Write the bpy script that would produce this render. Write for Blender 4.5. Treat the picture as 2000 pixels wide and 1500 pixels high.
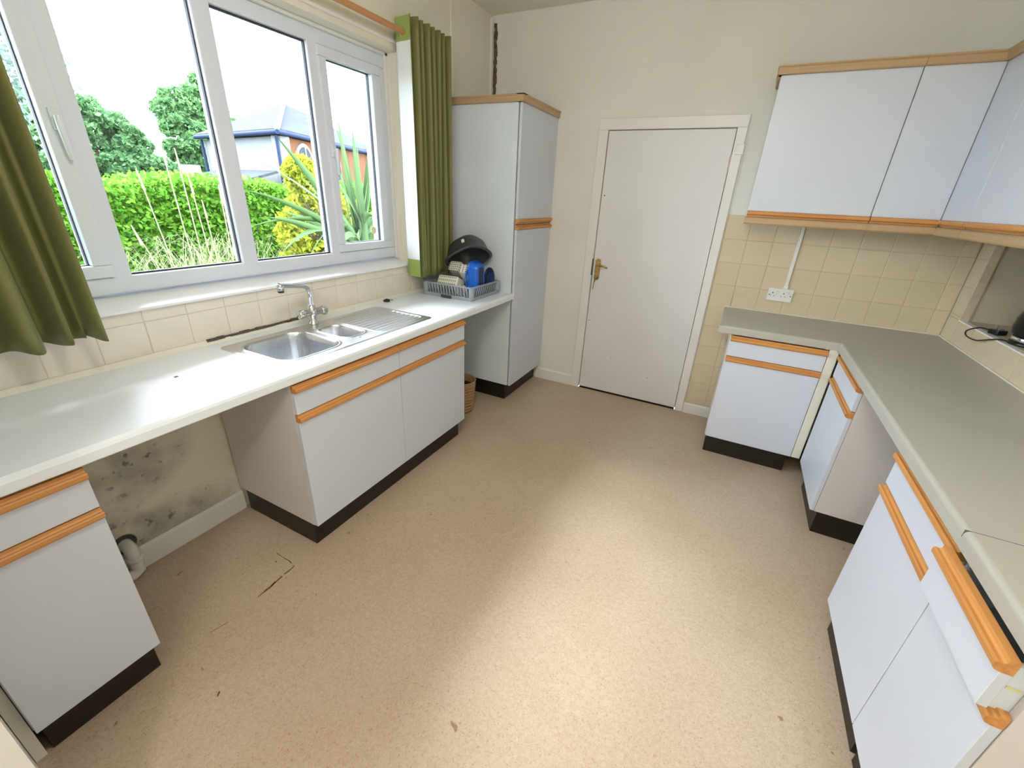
import bpy, bmesh, math, random
import numpy as np
from mathutils import Vector, Matrix
random.seed(7); np.random.seed(7)
S = bpy.context.scene
for o_ in list(bpy.data.objects): bpy.data.objects.remove(o_)
COL = S.collection
PI = math.pi

# ------------------------------------------------------------ camera
YAW, PITCH, ROLL = 0.4606, -0.4181, 0.0487
CAM = Vector((1.9871, -3.3884, 1.5388)); FPX = 824.02
def cam_axes():
    cy, sy, cp, sp = math.cos(YAW), math.sin(YAW), math.cos(PITCH), math.sin(PITCH)
    f = Vector((-sy*cp, cy*cp, sp)); r = Vector((cy, sy, 0)); u = r.cross(f)
    c, s = math.cos(ROLL), math.sin(ROLL)
    return c*r+s*u, -s*r+c*u, f
r_, u_, f_ = cam_axes()
cd = bpy.data.cameras.new('camera'); cam = bpy.data.objects.new('camera', cd); COL.objects.link(cam)
cd.sensor_width = 36.0; cd.lens = FPX/2000*36; cd.clip_start = 0.005; cd.clip_end = 300
cam.matrix_world = Matrix(((r_.x, u_.x, -f_.x, CAM.x), (r_.y, u_.y, -f_.y, CAM.y), (r_.z, u_.z, -f_.z, CAM.z), (0, 0, 0, 1)))
S.camera = cam

# ------------------------------------------------------------ sky, light, exposure
w = bpy.data.worlds.new('sky'); S.world = w; w.use_nodes = True
bg = w.node_tree.nodes['Background']; bg.inputs[0].default_value = (0.74, 0.87, 1.0, 1); bg.inputs[1].default_value = 17.0
S.view_settings.view_transform = 'Standard'; S.view_settings.look = 'None'
S.view_settings.exposure = 0.0; S.view_settings.gamma = 1.0; S.view_settings.use_curve_mapping = False
FILL_W = 24.0
# brighter patch of cloud where the sun stands behind the overcast
sun_d = bpy.data.lights.new('hazy_sun', 'SUN'); sun_d.energy = 10.0; sun_d.angle = math.radians(26); sun_d.color = (.92, .965, 1.0)
sun_o = bpy.data.objects.new('hazy_sun', sun_d); COL.objects.link(sun_o)
sun_o.rotation_euler = Vector((1.0, -.15, -1.06)).to_track_quat('-Z', 'Y').to_euler()

# ------------------------------------------------------------ materials
def newmat(name):
    m = bpy.data.materials.new(name); m.use_nodes = True
    nt = m.node_tree; b = nt.nodes['Principled BSDF']
    return m, nt, b
def mat(name, col, rough=0.5, metal=0.0, var=0.04, scale=6.0, bump=0.0, bscale=200.0, spec=0.5, detail=4):
    """Principled with a soft procedural colour variation and optional fine relief."""
    m, nt, b = newmat(name)
    b.inputs['Roughness'].default_value = rough; b.inputs['Metallic'].default_value = metal
    b.inputs['Specular IOR Level'].default_value = spec
    tc = nt.nodes.new('ShaderNodeTexCoord'); n = nt.nodes.new('ShaderNodeTexNoise')
    n.inputs['Scale'].default_value = scale; n.inputs['Detail'].default_value = detail
    nt.links.new(tc.outputs['Object'], n.inputs['Vector'])
    rmp = nt.nodes.new('ShaderNodeValToRGB')
    c = np.array(col)
    rmp.color_ramp.elements[0].position = .3; rmp.color_ramp.elements[1].position = .7
    rmp.color_ramp.elements[0].color = (*np.clip(c*(1-var), 0, 1), 1); rmp.color_ramp.elements[1].color = (*np.clip(c*(1+var), 0, 1), 1)
    nt.links.new(n.outputs['Fac'], rmp.inputs[0]); nt.links.new(rmp.outputs[0], b.inputs['Base Color'])
    if bump:
        n2 = nt.nodes.new('ShaderNodeTexNoise'); n2.inputs['Scale'].default_value = bscale; n2.inputs['Detail'].default_value = 3
        nt.links.new(tc.outputs['Object'], n2.inputs['Vector'])
        bp = nt.nodes.new('ShaderNodeBump'); bp.inputs['Strength'].default_value = bump; bp.inputs['Distance'].default_value = .002
        nt.links.new(n2.outputs['Fac'], bp.inputs['Height']); nt.links.new(bp.outputs[0], b.inputs['Normal'])
    return m
def wood(name, c0, c1, rough=.45, axis='y', sc=1.0):
    m, nt, b = newmat(name)
    b.inputs['Roughness'].default_value = rough
    tc = nt.nodes.new('ShaderNodeTexCoord'); mp = nt.nodes.new('ShaderNodeMapping')
    s = {'x': (3, 90, 90), 'y': (90, 3, 90), 'z': (90, 90, 3)}[axis]
    mp.inputs['Scale'].default_value = [q*sc for q in s]
    n = nt.nodes.new('ShaderNodeTexNoise'); n.inputs['Scale'].default_value = 1; n.inputs['Detail'].default_value = 5
    r = nt.nodes.new('ShaderNodeValToRGB'); r.color_ramp.elements[0].position = .3; r.color_ramp.elements[1].position = .72
    r.color_ramp.elements[0].color = (*c0, 1); r.color_ramp.elements[1].color = (*c1, 1)
    nt.links.new(tc.outputs['Object'], mp.inputs[0]); nt.links.new(mp.outputs[0], n.inputs[0]); nt.links.new(n.outputs[0], r.inputs[0]); nt.links.new(r.outputs[0], b.inputs['Base Color'])
    return m
M = {}
M['wall'] = mat('cream_wall_paint', (.79, .775, .71), .75, var=.03, scale=2.5, bump=.15, bscale=60)
M['ceiling'] = mat('ceiling_paint', (.82, .79, .68), .8, var=.02)
M['white_paint'] = mat('white_gloss_paint', (.82, .80, .76), .4, var=.02, scale=5, bump=.05, bscale=30)
M['door_paint'] = mat('door_paint', (.77, .765, .76), .45, var=.02, scale=3, bump=.05, bscale=25)
M['laminate'] = mat('white_laminate', (.65, .685, .765), .35, var=.012, scale=3)
M['panel_grey'] = mat('carcass_melamine', (.70, .655, .63), .5, var=.03, scale=5)
M['panel_white'] = mat('tall_side_laminate', (.71, .775, .83), .45, var=.03, scale=4)
M['worktop'] = mat('white_worktop', (.83, .87, .92), .34, var=.02, scale=500, bump=.06, bscale=900)
M['worktop_grey'] = mat('stone_grey_worktop', (.47, .45, .39), .42, var=.025, scale=500, bump=.06, bscale=900)
M['edge_cream'] = mat('cream_seal', (.80, .78, .66), .5, var=.03)
M['rail_y'] = wood('oak_rail_along_run', (.52, .215, .055), (.70, .335, .10), axis='y')
M['rail_x'] = wood('oak_rail_across', (.52, .215, .055), (.70, .335, .10), axis='x')
M['corn_x'] = wood('pale_beech_across', (.47, .315, .165), (.54, .375, .205), axis='x')
M['corn_y'] = wood('pale_beech_along', (.47, .315, .165), (.54, .375, .205), axis='y')
M['plinth'] = wood('dark_brown_plinth', (.006, .0035, .002), (.014, .008, .005), axis='y', rough=.4)
M['tile'] = mat('cream_glazed_tile', (.67, .56, .39), .2, var=.03, scale=7)
M['tile_win'] = mat('pale_cream_glazed_tile', (.80, .735, .62), .16, var=.03, scale=7)
M['grout'] = mat('tan_grout', (.58, .48, .34), .85, var=.08, scale=30)
M['grout_win'] = mat('cream_grout', (.62, .55, .44), .85, var=.10, scale=30)
M['upvc'] = mat('white_upvc', (.72, .76, .83), .28, var=.01)
M['sill'] = mat('bright_white_gloss', (.87, .88, .89), .3, var=.015)
M['gasket'] = mat('black_gasket', (.03, .035, .05), .6)
M['steel'] = mat('brushed_steel', (.68, .69, .71), .30, 1.0, var=.05, scale=60)
M['chrome'] = mat('chrome', (.80, .81, .83), .07, 1.0, var=.01)
M['brass'] = mat('aged_brass', (.55, .38, .14), .25, 1.0, var=.35, scale=40)
M['iron_dark'] = mat('dark_key_metal', (.12, .10, .08), .4, .9)
M['grey_plastic'] = mat('grey_blue_plastic', (.34, .39, .43), .4)
M['grey_dark'] = mat('charcoal_plastic', (.055, .055, .06), .4, var=.06)
M['cream_plastic'] = mat('cream_plastic', (.74, .73, .62), .4)
M['hole'] = mat('dark_hole', (.05, .05, .045), .7)
M['blue'] = mat('bright_blue_plastic', (.008, .13, .66), .3)
M['blue_dark'] = mat('dark_navy_plastic', (.006, .02, .09), .35)
M['black'] = mat('black_plastic', (.008, .008, .009), .3)
M['white_plastic'] = mat('white_plastic', (.80, .79, .75), .35)
M['black_soft'] = mat('black_rubber', (.012, .011, .012), .55)
M['wicker'] = mat('tan_wicker', (.42, .25, .12), .7, var=.25, scale=60, bump=.5, bscale=120)
M['lining'] = mat('white_curtain_lining', (.80, .82, .82), .8, var=.03, bump=.1, bscale=300)
M['stain_brown'] = mat('bare_brown_plaster', (.13, .085, .05), .9, var=.7, scale=70, bump=.6, bscale=80)
M['tear'] = mat('torn_vinyl', (.16, .085, .03), .9, var=.5, scale=60)
M['mark'] = mat('dark_mark', (.09, .08, .07), .8, var=.4, scale=90)
M['pole'] = wood('pole_wood', (.48, .22, .085), (.62, .31, .13), axis='y', sc=.6)
M['sticker'] = mat('gold_sticker', (.78, .70, .40), .5, var=.1)
M['hinge'] = mat('painted_hinge', (.62, .48, .42), .5, var=.15, scale=60)
M['soil'] = mat('lawn', (.02, .04, .006), .9, spec=.03, var=.4, scale=3)
M['render_white'] = mat('white_render', (.20, .20, .20), .9, spec=.03)
M['slate'] = mat('grey_roof_slate', (0.047, 0.049, 0.055), .8, spec=.03, var=.18, scale=8)
M['brick_o'] = mat('orange_brick', (0.1530, 0.0612, 0.0324), .85, spec=.03, var=.15, scale=14)
M['gutter'] = mat('blue_grey_gutter', (0.0240, 0.0340, 0.0700), .5, spec=.03)
M['bark'] = mat('bark', (.09, .06, .04), .9, spec=.03, var=.3, scale=20)
M['dry'] = mat('dry_straw', (0.2808, 0.2457, 0.1521), .8, spec=.03, var=.2, scale=30)
M['twig'] = mat('bare_twig', (.05, .042, .035), .9, spec=.03, var=.2)

def fabric(name, c, trans=.18):
    m, nt, b = newmat(name)
    b.inputs['Roughness'].default_value = .55; b.inputs['Sheen Weight'].default_value = .25; b.inputs['Sheen Roughness'].default_value = .4
    tc = nt.nodes.new('ShaderNodeTexCoord'); wv = nt.nodes.new('ShaderNodeTexNoise'); wv.inputs['Scale'].default_value = 400; wv.inputs['Detail'].default_value = 2
    r = nt.nodes.new('ShaderNodeValToRGB'); c = np.array(c)
    r.color_ramp.elements[0].color = (*(c*.88), 1); r.color_ramp.elements[1].color = (*(c*1.12), 1)
    nt.links.new(tc.outputs['Object'], wv.inputs[0]); nt.links.new(wv.outputs[0], r.inputs[0]); nt.links.new(r.outputs[0], b.inputs['Base Color'])
    tr = nt.nodes.new('ShaderNodeBsdfTranslucent'); nt.links.new(r.outputs[0], tr.inputs[0])
    mx = nt.nodes.new('ShaderNodeMixShader'); mx.inputs[0].default_value = trans
    nt.links.new(b.outputs[0], mx.inputs[1]); nt.links.new(tr.outputs[0], mx.inputs[2]); nt.links.new(mx.outputs[0], nt.nodes['Material Output'].inputs[0])
    return m
M['curtain'] = fabric('olive_green_satin', (.20, .205, .062), .10)
M['curtain_edge'] = fabric('backlit_green_hem', (.42, .56, .14), .3)  # hem green lightened, window light through the cloth put into its colour

def leafmat(name, c0, c1, trans=.35):
    m, nt, b = newmat(name); b.inputs['Roughness'].default_value = .6; b.inputs['Specular IOR Level'].default_value = .04
    oi = nt.nodes.new('ShaderNodeNewGeometry'); r = nt.nodes.new('ShaderNodeValToRGB')
    r.color_ramp.elements[0].color = (*c0, 1); r.color_ramp.elements[1].color = (*c1, 1)
    nt.links.new(oi.outputs['Random Per Island'], r.inputs[0]); nt.links.new(r.outputs[0], b.inputs['Base Color'])
    tr = nt.nodes.new('ShaderNodeBsdfTranslucent'); nt.links.new(r.outputs[0], tr.inputs[0])
    mx = nt.nodes.new('ShaderNodeMixShader'); mx.inputs[0].default_value = trans
    nt.links.new(b.outputs[0], mx.inputs[1]); nt.links.new(tr.outputs[0], mx.inputs[2]); nt.links.new(mx.outputs[0], nt.nodes['Material Output'].inputs[0])
    return m
M['hedge'] = leafmat('bright_hedge_leaf', (.050, .165, .016), (.160, .300, .035))
M['tree1'] = leafmat('mid_green_leaf', (0.0486, 0.1215, 0.0486), (0.1620, 0.2835, 0.1148))
M['tree2'] = leafmat('fresh_green_leaf', (0.0607, 0.1553, 0.0607), (0.2025, 0.3375, 0.1283))
M['yellow'] = leafmat('golden_leaf', (0.2137, 0.2423, 0.0171), (0.3420, 0.3562, 0.0399))
M['birch'] = leafmat('pale_birch_leaf', (0.1250, 0.1875, 0.1500), (0.1875, 0.2250, 0.2000))
M['flax'] = leafmat('flax_leaf', (.06, .125, .05), (.15, .235, .10), .25)
M['blade'] = leafmat('pampas_blade', (0.1710, 0.1995, 0.0855), (0.3420, 0.3277, 0.1995), .3)

def glassmat():
    m, nt, b = newmat('window_glass')
    nt.nodes.remove(b)
    t = nt.nodes.new('ShaderNodeBsdfTransparent'); t.inputs[0].default_value = (.97, .98, .98, 1)
    g = nt.nodes.new('ShaderNodeBsdfGlossy'); g.inputs['Roughness'].default_value = .02
    f = nt.nodes.new('ShaderNodeFresnel'); f.inputs[0].default_value = 1.3
    mx = nt.nodes.new('ShaderNodeMixShader')
    nt.links.new(f.outputs[0], mx.inputs[0]); nt.links.new(t.outputs[0], mx.inputs[1]); nt.links.new(g.outputs[0], mx.inputs[2])
    nt.links.new(mx.outputs[0], nt.nodes['Material Output'].inputs[0])
    return m
M['glass'] = glassmat()

def floormat():
    m, nt, b = newmat('beige_speckled_vinyl'); L = nt.links.new
    b.inputs['Roughness'].default_value = .42
    tc = nt.nodes.new('ShaderNodeTexCoord')
    def noise(sc, det, dist=0):
        n = nt.nodes.new('ShaderNodeTexNoise'); n.inputs['Scale'].default_value = sc; n.inputs['Detail'].default_value = det; n.inputs['Distortion'].default_value = dist
        L(tc.outputs['Object'], n.inputs[0]); return n
    def ramp(src, p0, c0, p1, c1):
        r = nt.nodes.new('ShaderNodeValToRGB'); e = r.color_ramp.elements
        e[0].position = p0; e[0].color = (*c0, 1); e[1].position = p1; e[1].color = (*c1, 1); L(src, r.inputs[0]); return r
    def mul(a, bb, fac=1):
        x = nt.nodes.new('ShaderNodeMix'); x.data_type = 'RGBA'; x.blend_type = 'MULTIPLY'; x.inputs[0].default_value = fac
        L(a, x.inputs[6]); L(bb, x.inputs[7]); return x.outputs[2]
    base = ramp(noise(75, 6, 1.2).outputs[0], .34, (.515, .40, .285), .66, (.60, .475, .35)).outputs[0]
    fleck = ramp(noise(150, 3, 2.0).outputs[0], .34, (.72, .62, .54), .42, (1, 1, 1)).outputs[0]
    pale = ramp(noise(1.6, 4).outputs[0], .35, (.90, .87, .84), .65, (1, 1, 1)).outputs[0]
    spots = ramp(noise(26, 1, .5).outputs[0], .19, (.6, .5, .42), .215, (1, 1, 1)).outputs[0]
    L(mul(mul(mul(base, fleck), pale), spots), b.inputs['Base Color'])
    return m
M['floor'] = floormat()

def mouldmat():
    """cream plaster, grey-black mould blotches low on the bay between the left base units"""
    m, nt, b = newmat('cream_plaster_with_mould'); L = nt.links.new
    b.inputs['Roughness'].default_value = .8
    tc = nt.nodes.new('ShaderNodeTexCoord'); sp = nt.nodes.new('ShaderNodeSeparateXYZ'); L(tc.outputs['Object'], sp.inputs[0])
    def math_(op, a, bb=None, clamp=False):
        n = nt.nodes.new('ShaderNodeMath'); n.operation = op; n.use_clamp = clamp
        for i, v in enumerate((a, bb)):
            if v is None: continue
            if isinstance(v, (int, float)): n.inputs[i].default_value = v
            else: L(v, n.inputs[i])
        return n.outputs[0]
    def blob(y0, z0, sy, sz):
        dy = math_('DIVIDE', math_('SUBTRACT', sp.outputs[1], y0), sy); dz = math_('DIVIDE', math_('SUBTRACT', sp.outputs[2], z0), sz)
        r2 = math_('ADD', math_('MULTIPLY', dy, dy), math_('MULTIPLY', dz, dz))
        return math_('SUBTRACT', 1.0, r2, True)
    def noise(sc, det, lo, hi):
        n = nt.nodes.new('ShaderNodeTexNoise'); n.inputs['Scale'].default_value = sc; n.inputs['Detail'].default_value = det; L(tc.outputs['Object'], n.inputs[0])
        mr = nt.nodes.new('ShaderNodeMapRange'); mr.inputs[1].default_value = lo; mr.inputs[2].default_value = hi; L(n.outputs[0], mr.inputs[0]); return mr.outputs[0]
    k = math_('ADD', math_('ADD', blob(-2.86, .50, .30, .22), blob(-2.72, .15, .28, .12)), blob(-2.95, .2, .16, .14), True)
    cloud = math_('MULTIPLY', k, noise(6, 7, .30, .62))
    spot = math_('MULTIPLY', math_('POWER', k, .6), noise(26, 5, .60, .66))
    fac = math_('ADD', math_('MULTIPLY', cloud, .8), math_('MULTIPLY', spot, .5), True)
    mx = nt.nodes.new('ShaderNodeMix'); mx.data_type = 'RGBA'; L(fac, mx.inputs[0])
    mx.inputs[6].default_value = (.78, .735, .60, 1); mx.inputs[7].default_value = (.19, .18, .175, 1)
    L(mx.outputs[2], b.inputs['Base Color'])
    return m
M['mould_wall'] = mouldmat()

# ------------------------------------------------------------ mesh building
class MB:
    def __init__(s): s.v = []; s.f = []; s.sm = []
    def add(s, vs, fs, smooth=False):
        o = len(s.v); s.v += [tuple(v) for v in vs]; s.f += [tuple(i+o for i in f) for f in fs]; s.sm += [smooth]*len(fs); return s
    def bm(s, bm, smooth=False):
        bm.verts.index_update()
        s.add([v.co[:] for v in bm.verts], [[v.index for v in f.verts] for f in bm.faces], smooth); bm.free(); return s
    def box(s, x0, x1, y0, y1, z0, z1, bev=0.0, seg=1):
        b = bmesh.new(); bmesh.ops.create_cube(b, size=1)
        for v in b.verts:
            v.co = Vector((x0+(x1-x0)*(v.co.x+.5), y0+(y1-y0)*(v.co.y+.5), z0+(z1-z0)*(v.co.z+.5)))
        if bev: bmesh.ops.bevel(b, geom=b.edges[:], offset=bev, segments=seg, affect='EDGES', profile=.6)
        return s.bm(b)
    def prism(s, pts3, ext):
        """polygon of 3-D points swept by the vector ext"""
        n = len(pts3); e = Vector(ext); a = [Vector(p) for p in pts3]
        vs = a+[p+e for p in a]
        fs = [list(range(n))[::-1], list(range(n, 2*n))]+[[i, (i+1) % n, n+(i+1) % n, n+i] for i in range(n)]
        b = bmesh.new(); bv = [b.verts.new(v) for v in vs]
        for f in fs: b.faces.new([bv[i] for i in f])
        bmesh.ops.recalc_face_normals(b, faces=b.faces[:]); b.verts.index_update()
        return s.bm(b)
    def tube(s, path, rad, n=12, cap=True):
        P = [Vector(p) for p in path]; k = len(P)
        R = rad if isinstance(rad, (list, tuple)) else [rad]*k
        t0 = (P[1]-P[0]).normalized(); nrm = t0.orthogonal().normalized(); vs = []; fs = []
        for i in range(k):
            t = (P[min(i+1, k-1)]-P[max(i-1, 0)]).normalized()
            nrm = (nrm-t*nrm.dot(t)).normalized(); bn = t.cross(nrm)
            for j in range(n):
                a = 2*PI*j/n; vs.append(P[i]+(nrm*math.cos(a)+bn*math.sin(a))*R[i])
        for i in range(k-1):
            for j in range(n): fs.append((i*n+j, i*n+(j+1) % n, (i+1)*n+(j+1) % n, (i+1)*n+j))
        s.add(vs, fs, True)
        if cap: s.add(vs[:n], [tuple(range(n))[::-1]]); s.add(vs[-n:], [tuple(range(n))])
        return s
    def lathe(s, prof, c, n=32, axis=(0, 0, 1), closed=False):
        """profile [(radius, height)] turned around axis through c"""
        ax = Vector(axis).normalized(); a = ax.orthogonal().normalized(); b = ax.cross(a); c = Vector(c); vs = []; fs = []
        k = len(prof)
        for r, h in prof:
            for j in range(n):
                t = 2*PI*j/n; vs.append(c+ax*h+(a*math.cos(t)+b*math.sin(t))*r)
        for i in range(k if closed else k-1):
            i2 = (i+1) % k
            for j in range(n): fs.append((i*n+j, i*n+(j+1) % n, i2*n+(j+1) % n, i2*n+j))
        return s.add(vs, fs, True)
    def xf(s, m):
        s.v = [tuple(m @ Vector(v)) for v in s.v]; return s
    def build(s, name, m, parent=None, base=None):
        me = bpy.data.meshes.new(name)
        off = Vector((0, 0, 0))
        if parent is not None:
            p = parent
            while p is not None: off += p.location; p = p.parent
        elif base is not None: off = Vector(base)
        me.from_pydata([tuple(Vector(v)-off) for v in s.v], [], s.f)
        me.polygons.foreach_set('use_smooth', s.sm); me.update()
        me.materials.append(M[m] if isinstance(m, str) else m)
        o = bpy.data.objects.new(name, me); COL.objects.link(o)
        if parent is not None: o.parent = parent
        else: o.location = off
        return o
def spline(P, n=12):
    P = [Vector(p) for p in P]; out = []; Q = [P[0]]+P+[P[-1]]
    for i in range(1, len(Q)-2):
        for k in range(n):
            t_ = k/n; a, b_, c, d = Q[i-1], Q[i], Q[i+1], Q[i+2]
            out.append(.5*((2*b_)+(c-a)*t_+(2*a-5*b_+4*c-d)*t_*t_+(3*b_-a-3*c+d)*t_**3))
    return out+[P[-1]]
def tag(o, label, cat, group=None):
    o['label'] = label; o['category'] = cat
    if group: o['group'] = group
    return o
def struct(o, label=None):
    o['kind'] = 'structure'
    if label: o['label'] = label
    return o
def thing(name, label, cat, loc, group=None):
    o = bpy.data.objects.new(name, None); o.empty_display_size = .05; COL.objects.link(o); o.location = loc
    return tag(o, label, cat, group)
def box(*a, **k): return MB().box(*a, **k)

# ------------------------------------------------------------ dimensions
W = 3.182; H = 2.74; YB = -3.40
ZT = .884; TC = .044            # worktop top and thickness
ZB = .133                       # lower edge of doors
# ------------------------------------------------------------ the shell
fl = struct(box(-.02, W+.02, -5.2, .0, -.06, 0).build('floor', 'floor'), 'beige speckled vinyl floor with a torn seam')
struct(box(-.3, W+.62, -5.2, .12, H, H+.08).build('ceiling', 'ceiling'), 'cream painted ceiling')
# window wall with its opening
WY0, WY1, WZ0, WZ1 = -3.15, -1.062, 1.085, 2.265
m = MB()
m.box(-.30, 0, -5.2, 0.12, 0, WZ0); m.box(-.30, 0, -5.2, .12, WZ1, H)
m.box(-.30, 0, -5.2, WY0, WZ0, WZ1); m.box(-.30, 0, WY1, .12, WZ0, WZ1)
wl = struct(m.build('wall_left', 'mould_wall'), 'cream wall holding the long window, mould stained below the worktop')
# far wall with the door opening
DX0, DX1, DZ1 = .981, 1.803, 1.994
m = MB()
m.box(0, DX0-.03, 0, .12, 0, H); m.box(DX1+.03, W+.62, 0, .12, 0, H); m.box(DX0-.03, DX1+.03, 0, .12, DZ1+.03, H)
wf = struct(m.build('wall_far', 'wall'), 'cream wall with the white door')
# right wall with a deep tiled recess above the worktop
RY0, RY1, RZ0, RZ1, RD = -.15, -1.9, 1.012, 1.47, .52
m = MB()
m.box(W, W+.62, -5.2, 0, 0, RZ0); m.box(W, W+.62, -5.2, 0, RZ1, H)
m.box(W, W+.62, RY0, 0, RZ0, RZ1); m.box(W, W+.62, -5.2, RY1, RZ0, RZ1); m.box(W+RD, W+.62, RY1, RY0, RZ0, RZ1)
wr = struct(m.build('wall_right', 'wall'), 'cream wall with a deep recess over the worktop')
m = MB(); m.box(0, .95, YB-.10, YB, 0, H); m.box(.85, .95, -5.2, YB-.10, 0, H)
struct(m.build('wall_rear', 'white_paint'), 'white wall stub beside the doorway at the near end')
struct(box(0, W, -5.3, -5.2, 0, H).build('wall_back', 'wall'), 'cream wall behind the camera')

# skirtings
def skirting(name, x0, x1, y0, y1, h, face):
    m = MB(); t = .016
    if face == 'S': m.prism([(x0, y1, 0), (x0, y1-t, 0), (x0, y1-t, h-.012), (x0, y1-.006, h), (x0, y1, h)], (x1-x0, 0, 0))
    else: m.prism([(x0, y0, 0), (x0+t, y0, 0), (x0+t, y0, h-.012), (x0+.006, y0, h), (x0, y0, h)], (0, y1-y0, 0))
    return struct(m.build(name, 'white_paint'))
skirting('baseboard_far', .545, .925, 0, 0, .098, 'S')['label'] = 'short white skirting board left of the door'
skirting('baseboard_door', 1.868, 2.075, 0, 0, .085, 'S')['label'] = 'short white skirting board right of the door'
skirting('baseboard_left', 0, 0, -3.06, -2.445, .105, 'E')['label'] = 'white skirting board under the mouldy wall'

# tiles: real pieces, 3 mm joints over the wall
def tiles(wall, face, c, joints_a, joints_z, m, skip=None):
    """face: 'E' wall x=c looking +x (a = y), 'S' wall y=c looking -y (a = x), 'W' wall x=c looking -x (a = y)"""
    cache = {}; g = .0013; t = .0055; k0, k1, q0, q1 = joints_a[0], joints_a[-1], joints_z[0], joints_z[-1]
    gb = MB()
    if face == 'E': gb.box(c-.001, c+.0036, k0, k1, q0, q1)
    elif face == 'W': gb.box(c-.0036, c+.001, k0, k1, q0, q1)
    else: gb.box(k0, k1, c-.0036, c+.001, q0, q1)
    gb.build('grout_bed', 'grout_win' if m == 'tile_win' else 'grout', wall)
    for i in range(len(joints_a)-1):
        for j in range(len(joints_z)-1):
            a0, a1, z0, z1 = joints_a[i]+g, joints_a[i+1]-g, joints_z[j]+g, joints_z[j+1]-g
            if skip and skip(a0, a1, z0, z1): continue
            key = (round(a1-a0, 4), round(z1-z0, 4)); ha, hz = (a1-a0)/2, (z1-z0)/2
            if key not in cache:
                b = .002; q = MB()
                if face == 'E': q.prism([(0, -ha, -hz), (0, ha, -hz), (0, ha, hz), (0, -ha, hz)], (0, 0, 0)) if 0 else None
                ring = lambda d, r: [(d, -ha+r, -hz+r), (d, ha-r, -hz+r), (d, ha-r, hz-r), (d, -ha+r, hz-r)]
                vs = ring(-.001, 0)+ring(t-b*.6, 0)+ring(t, b)
                if face == 'W': vs = [(-x, -y, z) for x, y, z in vs]
                if face == 'S': vs = [(y, -x, z) for x, y, z in vs]
                fs = [(8, 9, 10, 11)]+[(k, (k+1) % 4, 4+(k+1) % 4, 4+k) for k in range(4)]+[(4+k, 4+(k+1) % 4, 8+(k+1) % 4, 8+k) for k in range(4)]
                me = bpy.data.meshes.new('tile'); me.from_pydata(vs, [], fs); me.materials.append(M[m]); cache[key] = me
            o = bpy.data.objects.new('tile', cache[key]); COL.objects.link(o); o.parent = wall
            ca, cz = (a0+a1)/2, (z0+z1)/2
            tilt = random.uniform(-.0006, .0006)
            o.location = (c+tilt, ca, cz) if face in 'EW' else (ca, c+tilt, cz)
TZ = [.117+.1527*k for k in range(10)]           # rows up to 1.491
ja = [-2.317+.1545*k for k in range(-7, 9)]
tiles(wl, 'E', 0, [YB]+[j for j in ja]+[WY1-.0], [.87, 1.030, WZ0-.004], 'tile_win')
tiles(wl, 'E', 0, [WY1+.012, -.927, -.772, -.605], [.87, 1.030, 1.183, 1.336, 1.489], 'tile_win')
tiles(wf, 'S', 0, [1.872, 2.02, 2.175, 2.33, 2.485, 2.64, 2.795, 2.95, 3.105, W-.006], [TZ[5]-.02]+TZ[6:], 'tile')
tiles(wf, 'S', 0, [1.872, 2.02, 2.075], [.086]+TZ[1:6]+[TZ[5]+.1], 'tile')
tiles(wr, 'W', W, [-.15, -.006], [.87, 1.012, 1.030, 1.183, 1.336, 1.45], 'tile')
tiles(wr, 'W', W, [-1.9+.1545*k for k in range(0, 12)][:-1]+[-.15], [.87, 1.010], 'tile')

# thin sheets in the recess, darker cream to put its shade into the colour
M['recess'] = mat('shaded_recess_cream', (.52, .46, .33), .7, var=.04, scale=5)
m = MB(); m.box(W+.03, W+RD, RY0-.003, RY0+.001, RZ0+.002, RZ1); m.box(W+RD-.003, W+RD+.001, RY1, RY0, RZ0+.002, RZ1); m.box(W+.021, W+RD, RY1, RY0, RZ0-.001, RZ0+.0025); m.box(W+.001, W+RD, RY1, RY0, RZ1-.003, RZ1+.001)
m.build('recess_shade', 'recess', wr)
# recess edging
tr = struct(box(W-.007, W+.03, RY0-.012, RY0+.002, RZ0, RZ1-.01).build('trim_1', 'grout'), 'cream edge of the wall recess')
struct(box(W-.008, W+.02, RY1, RY0, RZ0-.004, RZ0+.003).build('trim_2', 'white_paint'), 'white edge along the recess sill')
# corner board, stripped strip and thin trunking on the window wall
struct(box(.001, .018, -.03, -.002, 2.02, H-.02).build('trim_3', 'white_paint'), 'white painted batten in the far corner above the tall cupboard')
m = MB()
for k in range(28):
    z = 2.0+k*.0247
    if z > 2.69: break
    a = random.uniform(0, .005); b_ = random.uniform(0, .010)
    m.box(.019+a, .040+b_, -.005-random.uniform(0, .003), .0, z, z+.0255)
struct(m.build('trim_4', 'stain_brown'), 'rough brown stripped line beside the corner batten')
struct(box(.0, .006, -.538, -.522, 1.49, H).build('trim_5', 'white_paint'), 'thin white trunking running up the wall beside the curtain')
# picture of the head batten over the window
struct(box(.0, .012, WY0-.06, WY1+.02, WZ1+.028, WZ1+.043, bev=.003).build('trim_6', 'white_paint'), 'white batten above the window')

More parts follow.
